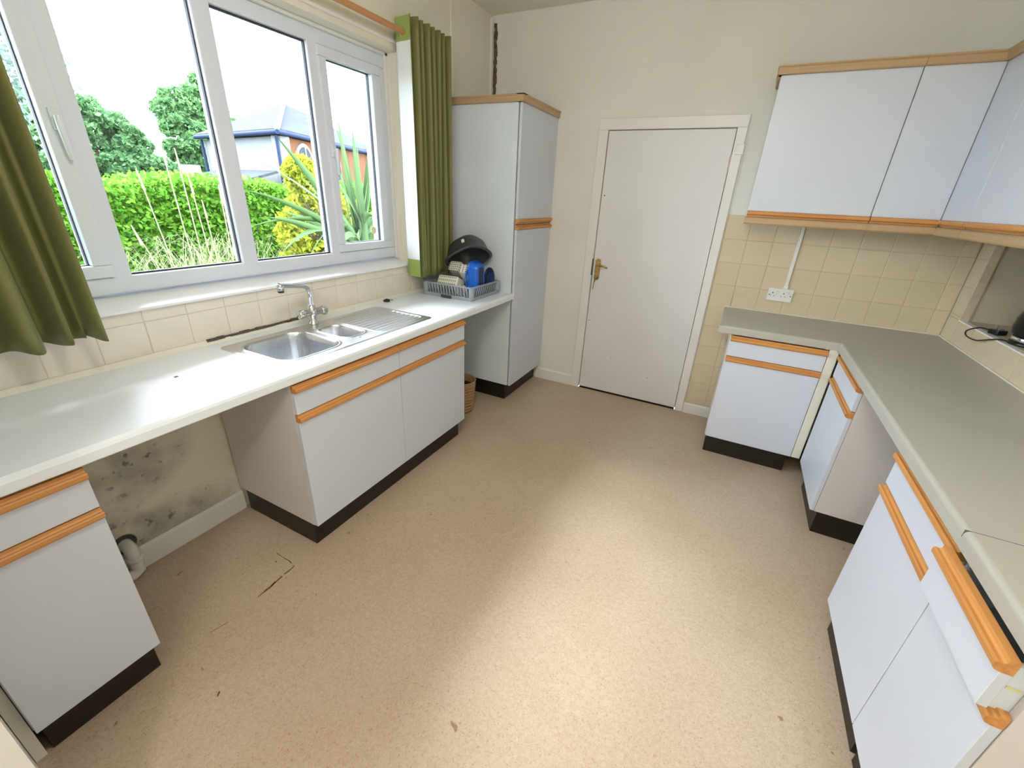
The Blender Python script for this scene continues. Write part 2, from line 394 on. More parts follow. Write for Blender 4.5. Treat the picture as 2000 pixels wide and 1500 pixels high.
# floor damage
m = MB()
def strip(m, pts, wid, z=.0006):
    for (x0, y0), (x1, y1) in zip(pts[:-1], pts[1:]):
        d = Vector((x1-x0, y1-y0, 0)); n = Vector((-d.y, d.x, 0)).normalized()*wid*random.uniform(.4, 1.2)/2
        a, b = Vector((x0, y0, 0)), Vector((x1, y1, 0))
        m.prism([a-n, b-n*.7, b+n*.7, a+n], (0, 0, z))
strip(m, [(.552, -2.578), (.556, -2.60), (.555, -2.63)], .006); strip(m, [(.556, -2.64), (.559, -2.67), (.561, -2.70)], .007)
strip(m, [(.558, -2.672), (.563, -2.70), (.562, -2.725), (.564, -2.755)], .011); strip(m, [(.42, -2.569), (.47, -2.571), (.508, -2.571)], .003)
strip(m, [(.505, -2.57), (.53, -2.574)], .005); strip(m, [(.569, -2.879), (.562, -2.91), (.555, -2.936)], .0025)
strip(m, [(.79, -3.04), (.80, -3.052)], .01); strip(m, [(.46, -2.60), (.467, -2.605)], .006); strip(m, [(.75, -2.63), (.765, -2.637)], .003)
m.build('torn_seam', 'tear', fl)['label'] = 'brown torn line in the vinyl'

# ------------------------------------------------------------ window
win = bpy.data.objects.new('window_1', None); COL.objects.link(win); win.location = (-.12, -2.1, 1.13)
struct(win, 'long white plastic window in four lights over the sink')
FX0, FX1 = -.165, -.10          # frame depth
def bar(name, y0, y1, z0, z1, x0=FX0, x1=FX1, par=win, bev=.006):
    return box(x0, x1, y0, y1, z0, z1, bev=bev, seg=2).build(name, 'upvc', par)
Y0, Y1, Z0, Z1 = -3.14, -1.065, 1.128, 2.250
bar('frame', Y0, Y1, Z0, Z0+.062); bar('frame', Y0, Y1, Z1-.062, Z1)
bar('frame', Y0, Y0+.062, Z0+.062, Z1-.062); bar('frame', Y1-.058, Y1, Z0+.062, Z1-.062)
mul_ = [(-2.640, -2.574), (-2.129, -2.055), (-1.604, -1.547)]
for a, b in mul_: bar('mullion', a, b, Z0+.05, Z1-.05, FX0+.001, FX1-.0008)
def sash(y0, y1, gy0, gy1, hy, hz, up):
    z0, z1 = Z0+.064, Z1-.064; gz0, gz1 = 1.2366, 2.1395; x0, x1 = -.155, -.088
    m = MB(); m.box(x0, x1, y0, y1, z0, gz0, bev=.005, seg=2); m.box(x0, x1, y0, y1, gz1, z1, bev=.005, seg=2)
    m.box(x0, x1, y0, gy0, gz0, gz1, bev=.005, seg=2); m.box(x0, x1, gy1, y1, gz0, gz1, bev=.005, seg=2)
    s = m.build('sash', 'upvc', win)
    m = MB(); m.box(-.135, -.118, gy0-.004, gy0+.003, gz0, gz1); m.box(-.135, -.118, gy1-.003, gy1+.004, gz0, gz1)
    m.box(-.135, -.118, gy0, gy1, gz0-.004, gz0+.003); m.box(-.135, -.118, gy0, gy1, gz1-.003, gz1+.004); m.build('gasket', 'gasket', s)
    box(-.128, -.122, gy0-.006, gy1+.006, gz0-.006, gz1+.006).build('pane', 'glass', s)
    m = MB(); m.box(x1-.002, x1+.012, hy-.013, hy+.013, hz-.03, hz+.035, bev=.004, seg=2)
    m.lathe([(0, 0), (.013, 0), (.012, .012), (0, .014)], (x1+.008, hy, hz), 16, (1, 0, 0))
    m.tube([(x1+.028, hy, hz+.012), (x1+.03, hy, hz-.01), (x1+.03, hy, hz-.05), (x1+.026, hy+.002, hz-.095), (x1+.022, hy+.003, hz-.115)], [.010, .012, .010, .009, .006], 10)
    h = m.build('handle', 'upvc', s)
    MB().lathe([(0, .0295), (.004, .0295), (.004, .028)], (x1+.014, hy, hz), 10, (1, 0, 0)).build('keyhole', 'black', None) if 0 else box(x1+.0395, x1+.0425, hy-.003, hy+.003, hz-.004, hz+.004).build('lock', 'gasket', h) if 0 else None
    return s
sl = sash(-3.076, -2.630, -3.022, -2.687, -2.655, 1.70, 1)
sr = sash(-1.556, -1.125, -1.5075, -1.1908, -1.527, 1.72, 1)
for a, b in ((-2.574, -2.129), (-2.055, -1.604)):
    z0, z1 = 1.1937, 2.1851
    m = MB(); m.box(-.135, -.120, a-.002, a+.005, z0, z1); m.box(-.135, -.120, b-.005, b+.002, z0, z1); m.box(-.135, -.120, a, b, z0-.004, z0+.003); m.box(-.135, -.120, a, b, z1-.003, z1+.004)
    m.build('gasket', 'gasket', win)
    box(-.131, -.125, a-.01, b+.01, z0-.008, z1+.008).build('pane', 'glass', win)
MB().lathe([(0, 0), (.022, 0), (.022, .0012), (0, .0012)], (-.1215, -1.243, 1.30), 28, (1, 0, 0)).build('sticker', 'sticker', sr)
# splayed sill, head and reveal linings
m = MB(); m.prism([(-.17, WY0, 1.126), (.020, WY0, 1.088), (.020, WY0, 1.078), (-.17, WY0, 1.078)], (0, WY1-WY0, 0))
m.build('window_sill', 'sill', win)
m = MB(); m.box(-.165, -.075, WY1-.002, WY1+.0, 1.09, 2.262); m.box(-.098, -.080, WY1-.02, WY1, 1.12, 2.262); m.box(-.098, -.080, WY0, WY1, 2.250, 2.264)
m.build('reveal_bead', 'white_paint', win)
box(-.098, -.0965, WY1-.009, WY1-.003, 1.13, 2.25).build('cracked_sealant', 'mark', win)
box(-.30, -.165, WY0, WY1, 1.06, 1.128).build('outer_sill', 'upvc', win)

# ------------------------------------------------------------ door in the far wall
dr = bpy.data.objects.new('door_1', None); COL.objects.link(dr); dr.location = (1.39, 0, 0); struct(dr, 'flush white door with an aged brass lever')
leaf = box(DX0, DX1, -.004, .034, .014, DZ1, bev=.002).build('door_leaf', 'door_paint', dr)
m = MB()
m.box(.908, DX0-.004, -.018, .02, 0, DZ1+.004, bev=.003); m.box(DX1+.004, 1.866, -.018, .02, 0, DZ1+.004, bev=.003); m.box(.908, 1.866, -.018, .02, DZ1+.004, 2.068, bev=.003)
m.build('architrave', 'white_paint', dr)
m = MB(); m.box(DX0-.05, DX0-.003, .02, .12, 0, DZ1+.03); m.box(DX1+.003, DX1+.05, .02, .12, 0, DZ1+.03); m.box(DX0-.03, DX1+.03, .02, .12, DZ1+.003, DZ1+.04); m.build('frame', 'white_paint', dr)
box(DX0-.03, DX1+.03, .036, .12, .0, DZ1+.03).build('door_stop', 'black_soft', dr)
box(DX0, DX1, -.006, .05, .0, .006).build('threshold', 'plinth', dr)
for z in (1.80, .25):
    m = MB(); m.tube([(DX1+.006, -.010, z-.045), (DX1+.006, -.010, z+.045)], .006, 10); m.box(DX1-.005, DX1+.012, -.0065, -.003, z-.045, z+.045)
    for q in range(-2, 3): m.lathe([(.0068, -.001), (.0068, .001)], (DX1+.006, -.010, z+q*.018), 10)
    m.build('hinge', 'hinge', dr)
box(1.825, 1.872, -.026, -.017, 1.845, 1.905, bev=.002).build('filler_block', 'white_paint', dr)
m = MB()
b = bmesh.new(); N = 12
prof = [(.021*math.cos(a), .055+.021*math.sin(a)) for a in np.linspace(0, PI, N)]+[(.021*math.cos(a), -.07+.021*math.sin(a)) for a in np.linspace(PI, 2*PI, N)]
m.prism([(1.019+x, -.004, 1.045+z) for x, z in prof], (0, -.007, 0))
plate = m.build('lock_plate', 'brass', dr)
m = MB(); m.lathe([(.0, .0), (.012, 0), (.010, .02), (.008, .035), (0, .036)], (1.019, -.009, 1.072), 16, (0, -1, 0))
m.tube([(1.019, -.04, 1.072), (1.035, -.048, 1.073), (1.06, -.050, 1.074), (1.085, -.049, 1.070), (1.10, -.045, 1.063), (1.104, -.042, 1.058)], [.008, .0085, .007, .007, .008, .005], 10)
m.build('lever', 'brass', plate)
m = MB(); m.tube([(1.017, -.01, .965), (1.017, -.045, .963)], .003, 8); m.box(1.0155, 1.0185, -.052, -.03, .945, .975); m.tube([(1.017, -.045, .955), (1.012, -.046, .92), (1.010, -.044, .885)], .0025, 8)
m.build('key', 'iron_dark', plate)
box(.972, .9795, -.0195, -.010, .99, 1.115).build('strike_plate', 'iron_dark', dr)
for x, z, r in ((1.003, 1.575, .005), (1.001, .618, .004), (1.23, .33, .003), (1.55, .22, .003)):
    MB().lathe([(0, 0), (r, 0), (r, .0008), (0, .0008)], (x, -.004, z), 12, (0, -1, 0)).build('screw_hole', 'mark', dr)

# ------------------------------------------------------------ cabinets
class Fr:
    """a front: facing E (+x), W (-x) or S (-y); c = plane of the door faces; a runs along the run"""
    def __init__(s, face, c): s.face, s.c = face, c
    def P(s, a, d, z):
        return {'E': (s.c+d, a, z), 'W': (s.c-d, a, z), 'S': (a, s.c-d, z)}[s.face]
    def box(s, m, a0, a1, d0, d1, z0, z1, bev=0, seg=1):
        p, q = s.P(a0, d0, z0), s.P(a1, d1, z1)
        return m.box(min(p[0], q[0]), max(p[0], q[0]), min(p[1], q[1]), max(p[1], q[1]), z0, z1, bev=bev, seg=seg)
    def sweep(s, m, prof, a0, a1):
        p = [s.P(a0, d, z) for d, z in prof]; q = Vector(s.P(a1, 0, 0))-Vector(s.P(a0, 0, 0)); return m.prism(p, q)
    def rail_m(s): return 'rail_x' if s.face == 'S' else 'rail_y'
    def corn_m(s): return 'corn_x' if s.face == 'S' else 'corn_y'
def rail_prof(z, d=0, flip=False):
    p = [(-.018, 0), (0, 0), (.009, .003), (.013, .008), (.013, .019), (.009, .0225), (.002, .0215), (-.002, .025), (-.003, .033), (-.018, .033)]
    if flip: p = [(a, .033-b) for a, b in p]
    return [(a+d, z+b) for a, b in p]
TOPR = .797; LOWR = .667          # undersides of the two wooden rails
def base_unit(label, face, c, a0, a1, back, pl, doors, ends=(True, True), group='white base cabinets with wooden handle rails', pull=None, plate=None, pin=(0.0, 0.0)):
    """doors: list of (a_start, a_end, drawer?)"""
    fr = Fr(face, c); mid = (a0+a1)/2
    loc = fr.P(mid, -.28, 0); t = thing('base_cabinet', label, 'cabinet', loc, group)
    dep = abs(back-c); sgn = 1 if a1 > a0 else -1
    for k, (e, a) in enumerate(((1, a0), (-1, a1))):
        m = MB(); fr.box(m, a, a+e*sgn*.016, -dep, -.0195, ZB, ZT-TC); m.build('side_panel', 'panel_grey', t)
    m = MB(); fr.box(m, a0+sgn*.016, a1-sgn*.016, -dep, -.03, ZB, ZB+.016); m.build('base_panel', 'panel_grey', t)
    m = MB(); fr.box(m, a0+sgn*.016, a1-sgn*.016, -dep, -dep+.005, ZB, ZT-TC); m.build('back_panel', 'panel_grey', t)
    for i, (s0, s1) in enumerate(doors):
        g = .0015*sgn; dd = pull if (pull and i == len(doors)-1) else 0
        m = MB(); fr.box(m, s0+g, s1-g, -.018+dd, dd, LOWR+.037, TOPR, bev=.0012); dw = m.build('drawer_front', 'laminate', t)
        m = MB(); fr.sweep(m, rail_prof(TOPR, dd), s0+g, s1-g); m.build('handle_rail', fr.rail_m(), dw)
        if dd:
            m = MB()
            fr.box(m, s0+.02*sgn, s0+.032*sgn, -.45+dd, -.018+dd, LOWR+.05, TOPR+.005); fr.box(m, s1-.032*sgn, s1-.018*sgn, -.45+dd, -.018+dd, LOWR+.028, TOPR+.012)
            fr.box(m, s0+.02*sgn, s1-.02*sgn, -.45+dd, -.018+dd, LOWR+.05, LOWR+.056); fr.box(m, s0+.02*sgn, s1-.02*sgn, -.45+dd, -.44+dd, LOWR+.05, TOPR-.005)
            m.build('drawer_box', 'panel_white', dw)
            m = MB(); fr.box(m, s1-.0175*sgn, s1-.0165*sgn, -.052+dd, -.03+dd, LOWR+.085, LOWR+.092); m.build('runner_slot', 'sticker', dw)
        m = MB(); fr.box(m, s0+g, s1-g, -.018, 0, ZB, LOWR, bev=.0012); do = m.build('door', 'laminate', t)
        m = MB(); fr.sweep(m, rail_prof(LOWR), s0+g, s1-g); m.build('handle_rail', fr.rail_m(), do)
    m = MB(); fr.box(m, a0+sgn*(.012+pin[0]), a1-sgn*(.012+pin[1]), -(dep-.02), -pl, 0, ZB, bev=.001); m.build('plinth', 'plinth', t)
    return t, fr
XD = .577
uA, _ = base_unit('wide white sink cabinet with two drawers and two doors', 'E', XD, -2.451, -1.2517, .018, .045, [(-2.451, -1.85), (-1.85, -1.2517)])
uB, _ = base_unit('narrow white base cabinet at the near end under the window worktop', 'E', XD, -3.372, -3.0724, .018, .045, [(-3.372, -3.0724)])
YR = -.588
uR1, fr1 = base_unit('white base cabinet facing the camera beside the door', 'S', YR, 2.057, 2.558, -.012, .04, [(2.061, 2.558)])
m = MB(); fr1.box(m, 2.5595, 2.605, -.03, -.002, ZB, ZT-TC, bev=.001); m.build('corner_post', 'edge_cream', uR1)
XR = W-.5746
uR2, _ = base_unit('narrow white base cabinet in the right corner facing the window', 'W', XR, -1.1212, -.612, W-.012, .037, [(-1.1212, -.612)], pin=(0, .06))
uR3, _ = base_unit('white base cabinet on the right in front of the appliance gap', 'W', XR, -2.2245, -1.7299, W-.012, .037, [(-2.2245, -1.7299)])
uR4, _ = base_unit('narrow white base cabinet nearest the camera on the right, drawer ajar', 'W', XR, -2.2255, -2.541, W-.012, .037, [(-2.2255, -2.541)], pull=.036)
# far-run filler between the corner post and the wall
# ------------------------------------------------------------ tall cupboard
XT, XTD, ZTT = .5576, .5842, 2.081
t = thing('tall_cupboard', 'tall white larder cupboard with two doors in the far left corner', 'cupboard', (.3, -.3, 0))
fr = Fr('E', XTD)
m = MB(); m.box(.008, XT, -.6025, -.5845, ZB, ZTT, bev=.0008); m.build('side_panel', 'panel_white', t)
m = MB(); m.box(.008, XT, -.020, -.002, ZB, ZTT); m.build('side_panel', 'panel_white', t)
m = MB(); m.box(.008, XT, -.5845, -.02, ZB, ZB+.016); m.box(.008, XT, -.5845, -.02, ZTT-.016, ZTT); m.box(.008, .014, -.5845, -.02, ZB, ZTT); m.box(.014, XT, -.5845, -.02, 1.352, 1.368); m.build('carcass', 'panel_grey', t)
m = MB(); fr.box(m, -.6015, -.004, -.018, 0, ZB, 1.324, bev=.0012); d1 = m.build('door', 'laminate', t)
m = MB(); fr.sweep(m, rail_prof(1.324), -.6015, -.004); m.build('handle_rail', 'rail_y', d1)
m = MB(); fr.box(m, -.6015, -.004, -.018, 0, 1.397, ZTT, bev=.0012); d2 = m.build('door', 'laminate', t)
m = MB(); fr.sweep(m, rail_prof(1.364, 0, True), -.6015, -.004); m.build('handle_rail', 'rail_y', d2)
m = MB(); m.box(.03, .532, -.59, -.018, 0, ZB); m.build('plinth', 'plinth', t)
cp = [(0, 0), (.012, 0), (.016, .004), (.016, .03), (.022, .036), (.022, .042), (-.03, .042), (-.03, .0)]
m = MB(); m.prism([(0.002, -.6025-d, ZTT+z) for d, z in cp], (XTD+.018-.002, 0, 0)); m.build('cornice', 'corn_x', t)
m = MB(); m.prism([(XTD-.004+d, -.6245, ZTT+z) for d, z in cp], (0, .6225, 0)); m.build('cornice', 'corn_y', t)

# ------------------------------------------------------------ wall cabinets
ZU0, ZU1, YU, XU = 1.492, 2.192, -.318, W-.3142
def wall_unit(label, parts, loc, ends, corn, pelm):
    t = thing('wall_cabinet', label, 'cabinet', loc, 'white wall cabinets with beech trim')
    for face, c, a0, a1 in parts:
        fr = Fr(face, c); g = .0015 if a1 > a0 else -.0015
        m = MB(); fr.box(m, a0+g, a1-g, -.018, 0, ZU0+.033, ZU1, bev=.0012); d = m.build('door', 'laminate', t)
        m = MB(); fr.sweep(m, rail_prof(ZU0, 0, True), a0+g, a1-g); m.build('handle_rail', fr.rail_m(), d)
    for e in ends: box(*e).build('carcass', 'panel_white', t)
    for face, c, a0, a1 in corn:
        fr = Fr(face, c); m = MB(); fr.sweep(m, [(d, ZU1+z) for d, z in cp], a0, a1); m.build('cornice', fr.corn_m(), t)
    for face, c, a0, a1 in pelm:
        fr = Fr(face, c); m = MB(); fr.sweep(m, [(-.018, ZU0-.002), (.004, ZU0-.002), (.010, ZU0-.008), (.010, ZU0-.034), (.005, ZU0-.041), (-.012, ZU0-.041), (-.018, ZU0-.035)], a0, a1); m.build('pelmet', fr.corn_m(), t)
    return t
wall_unit('white wall cabinet with one wide door above the socket', [('S', YU, 1.9776, 2.5745)], (2.276, -.16, ZU0),
          [(1.9776, 2.572, YU+.02, -.008, ZU0-.002, ZU1)], [('S', YU, 1.9596, 2.5745), ('W', 1.9776, -.336, -.002)], [('S', YU, 1.972, 2.5745)])
wall_unit('white L-shaped corner wall cabinet with two narrow doors', [('S', YU, 2.5755, XU-.0005), ('W', XU, -.6455, YU-.0)], (2.95, -.25, ZU0),
          [(2.5765, W-.008, YU+.02, -.008, ZU0-.002, ZU1), (XU+.02, W-.008, -.6455, YU+.019, ZU0-.002, ZU1)], [('S', YU, 2.5755, XU), ('W', XU, -.6455, YU)], [('S', YU, 2.5755, XU-.010), ('W', XU, -.6455, YU-.01)])
wall_unit('white wall cabinet at the right edge over the recess', [('W', XU, -1.2465, -.6475)], (3.02, -.95, ZU0),
          [(XU+.02, W-.008, -1.2465, -.6475, ZU0-.002, ZU1)], [('W', XU, -1.2465, -.6475)], [('W', XU, -1.2465, -.6475)])

# ------------------------------------------------------------ worktops
XF = .5863
SX0, SX1, SY0, SY1 = .083, .520, -2.432, -1.482       # sink plate
wt = thing('worktop', 'long white worktop under the window around the steel sink', 'worktop', (.3, -2, ZT-TC))
def lip(x0, x1):           # section of the postformed front
    return [(x0, ZT-TC), (x1-.004, ZT-TC), (x1, ZT-TC+.004), (x1, ZT-.014), (x1-.004, ZT-.005), (x1-.013, ZT), (x0, ZT)]
m = MB(); hx0, hx1, hy0, hy1 = SX0+.02, SX1-.02, SY0+.02, SY1-.02
for a, b, x0 in ((-3.385, hy0, 0.0), (hy0, hy1, hx1), (hy1, -.603, 0.0)):
    m.prism([(x, a, z) for x, z in lip(x0+.0005, XF)], (0, b-a, 0))
m.box(.0005, hx0, hy0, hy1, ZT-TC, ZT)
m.build('worktop_board', 'worktop', wt)
m = MB(); m.prism([(.0065, -3.38, ZT), (.020, -3.38, ZT), (.018, -3.38, ZT+.004), (.011, -3.38, ZT+.018), (.0065, -3.38, ZT+.02)], (0, 3.38-.605, 0)); m.build('sealing_strip', 'edge_cream', wt)
m = MB(); y = -2.43
while y < -1.93:
    l = random.uniform(.02, .05); m.box(.0066, random.uniform(.0125, .017), y, y+l, ZT+.012, ZT+random.uniform(.020, .026)); y += l
m.build('black_sealant', 'mark', wt)
m = MB(); m.box(.266, .279, -2.692, -2.680, ZT, ZT+.0006); m.build('dark_chip', 'mark', wt)
# L-shaped grey worktop on the right
XRW, XRF, YRF = 1.984, W-.5888, -.5935
b = bmesh.new()
poly = [(XRW, -.0075), (XRW, YRF), (XRF, YRF), (XRF, -2.56), (W-.0075, -2.56), (W-.0075, -.0075)]
bv = [b.verts.new((x, y, ZT-TC)) for x, y in poly]; f0 = b.faces.new(bv)
ex = bmesh.ops.extrude_face_region(b, geom=[f0]); tv = [v for v in ex['geom'] if isinstance(v, bmesh.types.BMVert)]
bmesh.ops.translate(b, verts=tv, vec=(0, 0, TC)); bmesh.ops.recalc_face_normals(b, faces=b.faces[:])
def on(e, f): return all(f(v.co) for v in e.verts)
ed = [e for e in b.edges if on(e, lambda c: c.z > ZT-.001) and (on(e, lambda c: abs(c.y-YRF) < 1e-4) or on(e, lambda c: abs(c.x-XRF) < 1e-4 and c.y <= YRF+1e-4))]
bmesh.ops.bevel(b, geom=ed, offset=.012, segments=4, affect='EDGES', profile=.5)
wt2 = thing('worktop', 'grey L-shaped worktop along the far and right walls', 'worktop', (2.7, -.4, ZT-TC))
MB().bm(b).build('worktop_board', 'worktop_grey', wt2)
m = MB(); m.box(XRW, W-.012, -.016, -.006, ZT, ZT+.006, bev=.002); m.box(W-.016, W-.006, -2.56, -.012, ZT, ZT+.006, bev=.002); m.box(XRW-.0006, XRW+.001, YRF, -.008, ZT-TC, ZT+.0008); m.build('sealing_strip', 'edge_cream', wt2)
m = MB(); m.box(XRF-.0006, W-.02, -2.2262, -2.2248, ZT-.02, ZT+.0004); m.build('joint_line', 'mark', wt2)

# ------------------------------------------------------------ sink
sk = thing('kitchen_sink', 'stainless steel one and a half bowl sink with ribbed drainer', 'sink', (.3, -1.96, ZT))
def rr(px, py, cx, cy, hx, hy, r):      # rounded-rectangle signed distance
    qx = np.abs(px-cx)-(hx-r); qy = np.abs(py-cy)-(hy-r)
    return np.hypot(np.maximum(qx, 0), np.maximum(qy, 0))+np.minimum(np.maximum(qx, qy), 0)-r
nx, ny = 170, 340
gx = np.linspace(SX0, SX1, nx); gy = np.linspace(SY0, SY1, ny); PX, PY = np.meshgrid(gx, gy, indexing='ij')
Zs = np.full(PX.shape, .0028)
dout = rr(PX, PY, (SX0+SX1)/2, (SY0+SY1)/2, (SX1-SX0)/2, (SY1-SY0)/2, .035)
Zs = .0004+.0024*np.clip(-dout/.012, 0, 1)
def bowl(cx, cy, hx, hy, r, dep, Z):
    d = rr(PX, PY, cx, cy, hx, hy, r)
    s = np.clip(-d/.022, 0, 1); prof = (1-(1-s)**2.2)
    rim = np.exp(-((d-.004)/.006)**2)*.003
    return np.where(d < 0, .003-dep*prof-.006*np.clip(-d/.15, 0, 1), Z+rim)
Zs = bowl(.312, -2.235, .165, .150, .075, .150, Zs)
Zs = bowl(.318, -1.965, .112, .068, .050, .085, Zs)
dd = rr(PX, PY, .300, -1.690, .170, .175, .03)
rib = .0013*np.cos((PX-.13)/.0345*2*PI)
kd = np.clip(-dd/.016, 0, 1); Zs = Zs*(1-kd)+(.0004+rib)*kd; Zs = Zs+np.exp(-((dd-.003)/.006)**2)*.0018*(dout < -.02)
# pull the grid's corner points in to the rounded outline
e_ = 1e-5; hxs, hys = (SX1-SX0)/2, (SY1-SY0)/2; cxs, cys = (SX0+SX1)/2, (SY0+SY1)/2
gxn = (rr(PX+e_, PY, cxs, cys, hxs, hys, .035)-dout)/e_; gyn = (rr(PX, PY+e_, cxs, cys, hxs, hys, .035)-dout)/e_
mv = np.maximum(dout, 0); QX, QY = PX-gxn*mv, PY-gyn*mv
vs = [(QX[i, j], QY[i, j], ZT+Zs[i, j]) for i in range(nx) for j in range(ny)]
fs = [(i*ny+j, (i+1)*ny+j, (i+1)*ny+j+1, i*ny+j+1) for i in range(nx-1) for j in range(ny-1)]
MB().add(vs, fs, True).build('sink_body', 'steel', sk)
for cx, cy, z, r in ((.30, -2.20, -.152, .042), (.318, -1.965, -.086, .026)):
    m = MB(); m.lathe([(0, .006), (r*.55, .006), (r*.6, .001), (r*.75, .001), (r, .0045), (r, -.002)], (cx, cy, ZT+z), 28); m.build('waste', 'chrome', sk)
MB().lathe([(0, .0035), (.010, .0035), (.010, .0028)], (.455, -1.985, ZT), 20).build('maker_mark', 'grey_plastic', sk)

tp = thing('mixer_tap', 'chrome mixer tap with long swivel spout behind the sink', 'tap', (.105, -1.955, ZT+.003))
X, Y, Z = .105, -1.955, ZT+.003
m = MB(); m.lathe([(0, 0), (.027, 0), (.027, .006), (.019, .012), (.017, .03), (.021, .04), (.024, .055), (.022, .08), (.018, .095), (.014, .10), (0, .10)], (X, Y, Z), 28)
m.tube([(X-.002, Y-.055, Z+.058), (X+.006, Y+.055, Z+.062)], [.019, .019], 18); m.build('tap_body', 'chrome', tp)
for s_ in (-1, 1):
    m = MB(); c = (X+.004+s_*.002, Y+s_*.05, Z+.060)
    m.lathe([(0, 0), (.021, 0), (.0225, .004), (.0225, .024), (.020, .030), (0, .032)], c, 22, (.1*s_, s_, .05))
    for q in range(4):
        a = q*PI/2+.5; m.tube([Vector(c)+Vector((math.cos(a)*.02, s_*.006, math.sin(a)*.02)), Vector(c)+Vector((math.cos(a)*.021, s_*.026, math.sin(a)*.021))], .006, 8)
    m.build('tap_handle', 'chrome', tp)
sp = [(X, Y, Z+.095), (X, Y, Z+.13), (X, Y-.001, Z+.158), (X+.004, Y-.008, Z+.180), (X+.012, Y-.025, Z+.196), (X+.024, Y-.05, Z+.204), (X+.06, Y-.13, Z+.222), (X+.09, Y-.20, Z+.238), (X+.100, Y-.222, Z+.240)]
m = MB(); m.tube(sp, [.0135, .012, .0115, .0115, .0115, .0115, .0115, .0125, .013], 16)
m.lathe([(0, .012), (.014, .012), (.0155, .008), (.0155, -.018), (.0, -.018)], (X+.098, Y-.218, Z+.236), 18); m.build('spout', 'chrome', tp)
MB().lathe([(0, -.018), (.0135, -.018), (.0135, -.026), (0, -.026)], (X+.098, Y-.218, Z+.236), 18).build('aerator', 'black', tp)

# small black plug lying on the worktop
m = MB(); m.lathe([(0, 0), (.021, 0), (.022, .004), (.018, .012), (.008, .013), (.007, .017), (0, .018)], (.047, -1.352, ZT), 20)
m.tube([(.047, -1.352, ZT+.016), (.052, -1.33, ZT+.01), (.058, -1.315, ZT+.004), (.05, -1.30, ZT+.003)], .002, 6)
tag(m.build('sink_plug', 'black_soft', base=(.047, -1.352, ZT)), 'black rubber sink plug lying at the back of the white worktop', 'plug')

# ------------------------------------------------------------ double socket on the tiles
so = thing('double_socket', 'white double wall socket on the cream tiles', 'socket', (2.30, 0, 1.01))
ys = -.0058
box(2.224, 2.372, ys-.011, ys, .968, 1.053, bev=.003, seg=2).build('face_plate', 'white_plastic', so)
for k in (-1, 1):
    cx = 2.298+k*.032-.012; m = MB()
    m.box(cx-.003, cx+.003, ys-.0116, ys-.0105, 1.018, 1.026); m.box(cx-.014, cx-.008, ys-.0116, ys-.0105, 1.001, 1.005); m.box(cx+.008, cx+.014, ys-.0116, ys-.0105, 1.001, 1.005)
    m.build('pin_holes', 'hole', so)
    box(cx+.022, cx+.034, ys-.0145, ys-.010, 1.015, 1.037, bev=.001).build('switch', 'white_plastic', so)
    MB().lathe([(0, 0), (.0035, 0), (.0035, .0008), (0, .0008)], (2.298+k*.062, ys-.0105, 1.008), 12, (0, -1, 0)).build('screw', 'hole', so)
tk = thing('cable_trunking', 'narrow white cable trunking running from socket to wall cabinet', 'trunking', (2.318, 0, 1.053))
box(2.308, 2.328, ys-.012, ys, 1.075, 1.449, bev=.001).build('trunk', 'white_plastic', tk)
box(2.304, 2.332, ys-.014, ys, 1.0535, 1.076, bev=.001).build('end_cap', 'white_plastic', tk)

# ------------------------------------------------------------ waste pipe stub by the skirting
wp = thing('waste_pipe', 'white plastic waste pipe elbow coming out of the mouldy wall', 'pipe', (.02, -2.92, .04))
m = MB(); m.tube([(-.0, -2.925, .150), (.03, -2.925, .150), (.045, -2.925, .142), (.050, -2.925, .125), (.050, -2.925, .06)], .024, 16); m.build('elbow', 'white_plastic', wp)
MB().lathe([(.024, 0), (.029, .002), (.029, .024), (.024, .026)], (.050, -2.925, .085), 18).build('collar', 'white_plastic', wp)
m = MB(); m.tube([(.050, -2.925, .06), (.050, -2.925, .04), (.050, -2.945, .026), (.050, -3.06, .026)], .024, 16); m.build('pipe_run', 'white_plastic', wp)
MB().lathe([(.022, 0), (.042, 0), (.042, .003), (.022, .003)], (.0, -2.925, .150), 20, (1, 0, 0)).build('wall_hole', 'hole', wp)

# cream scribe panel closing the near end of the left run
tag(box(.02, .535, -3.3985, -3.374, .0, ZT-TC-.002).build('filler_panel', 'edge_cream', base=(.25, -3.386, 0)), 'narrow cream filler panel beside the near left cabinet', 'panel')

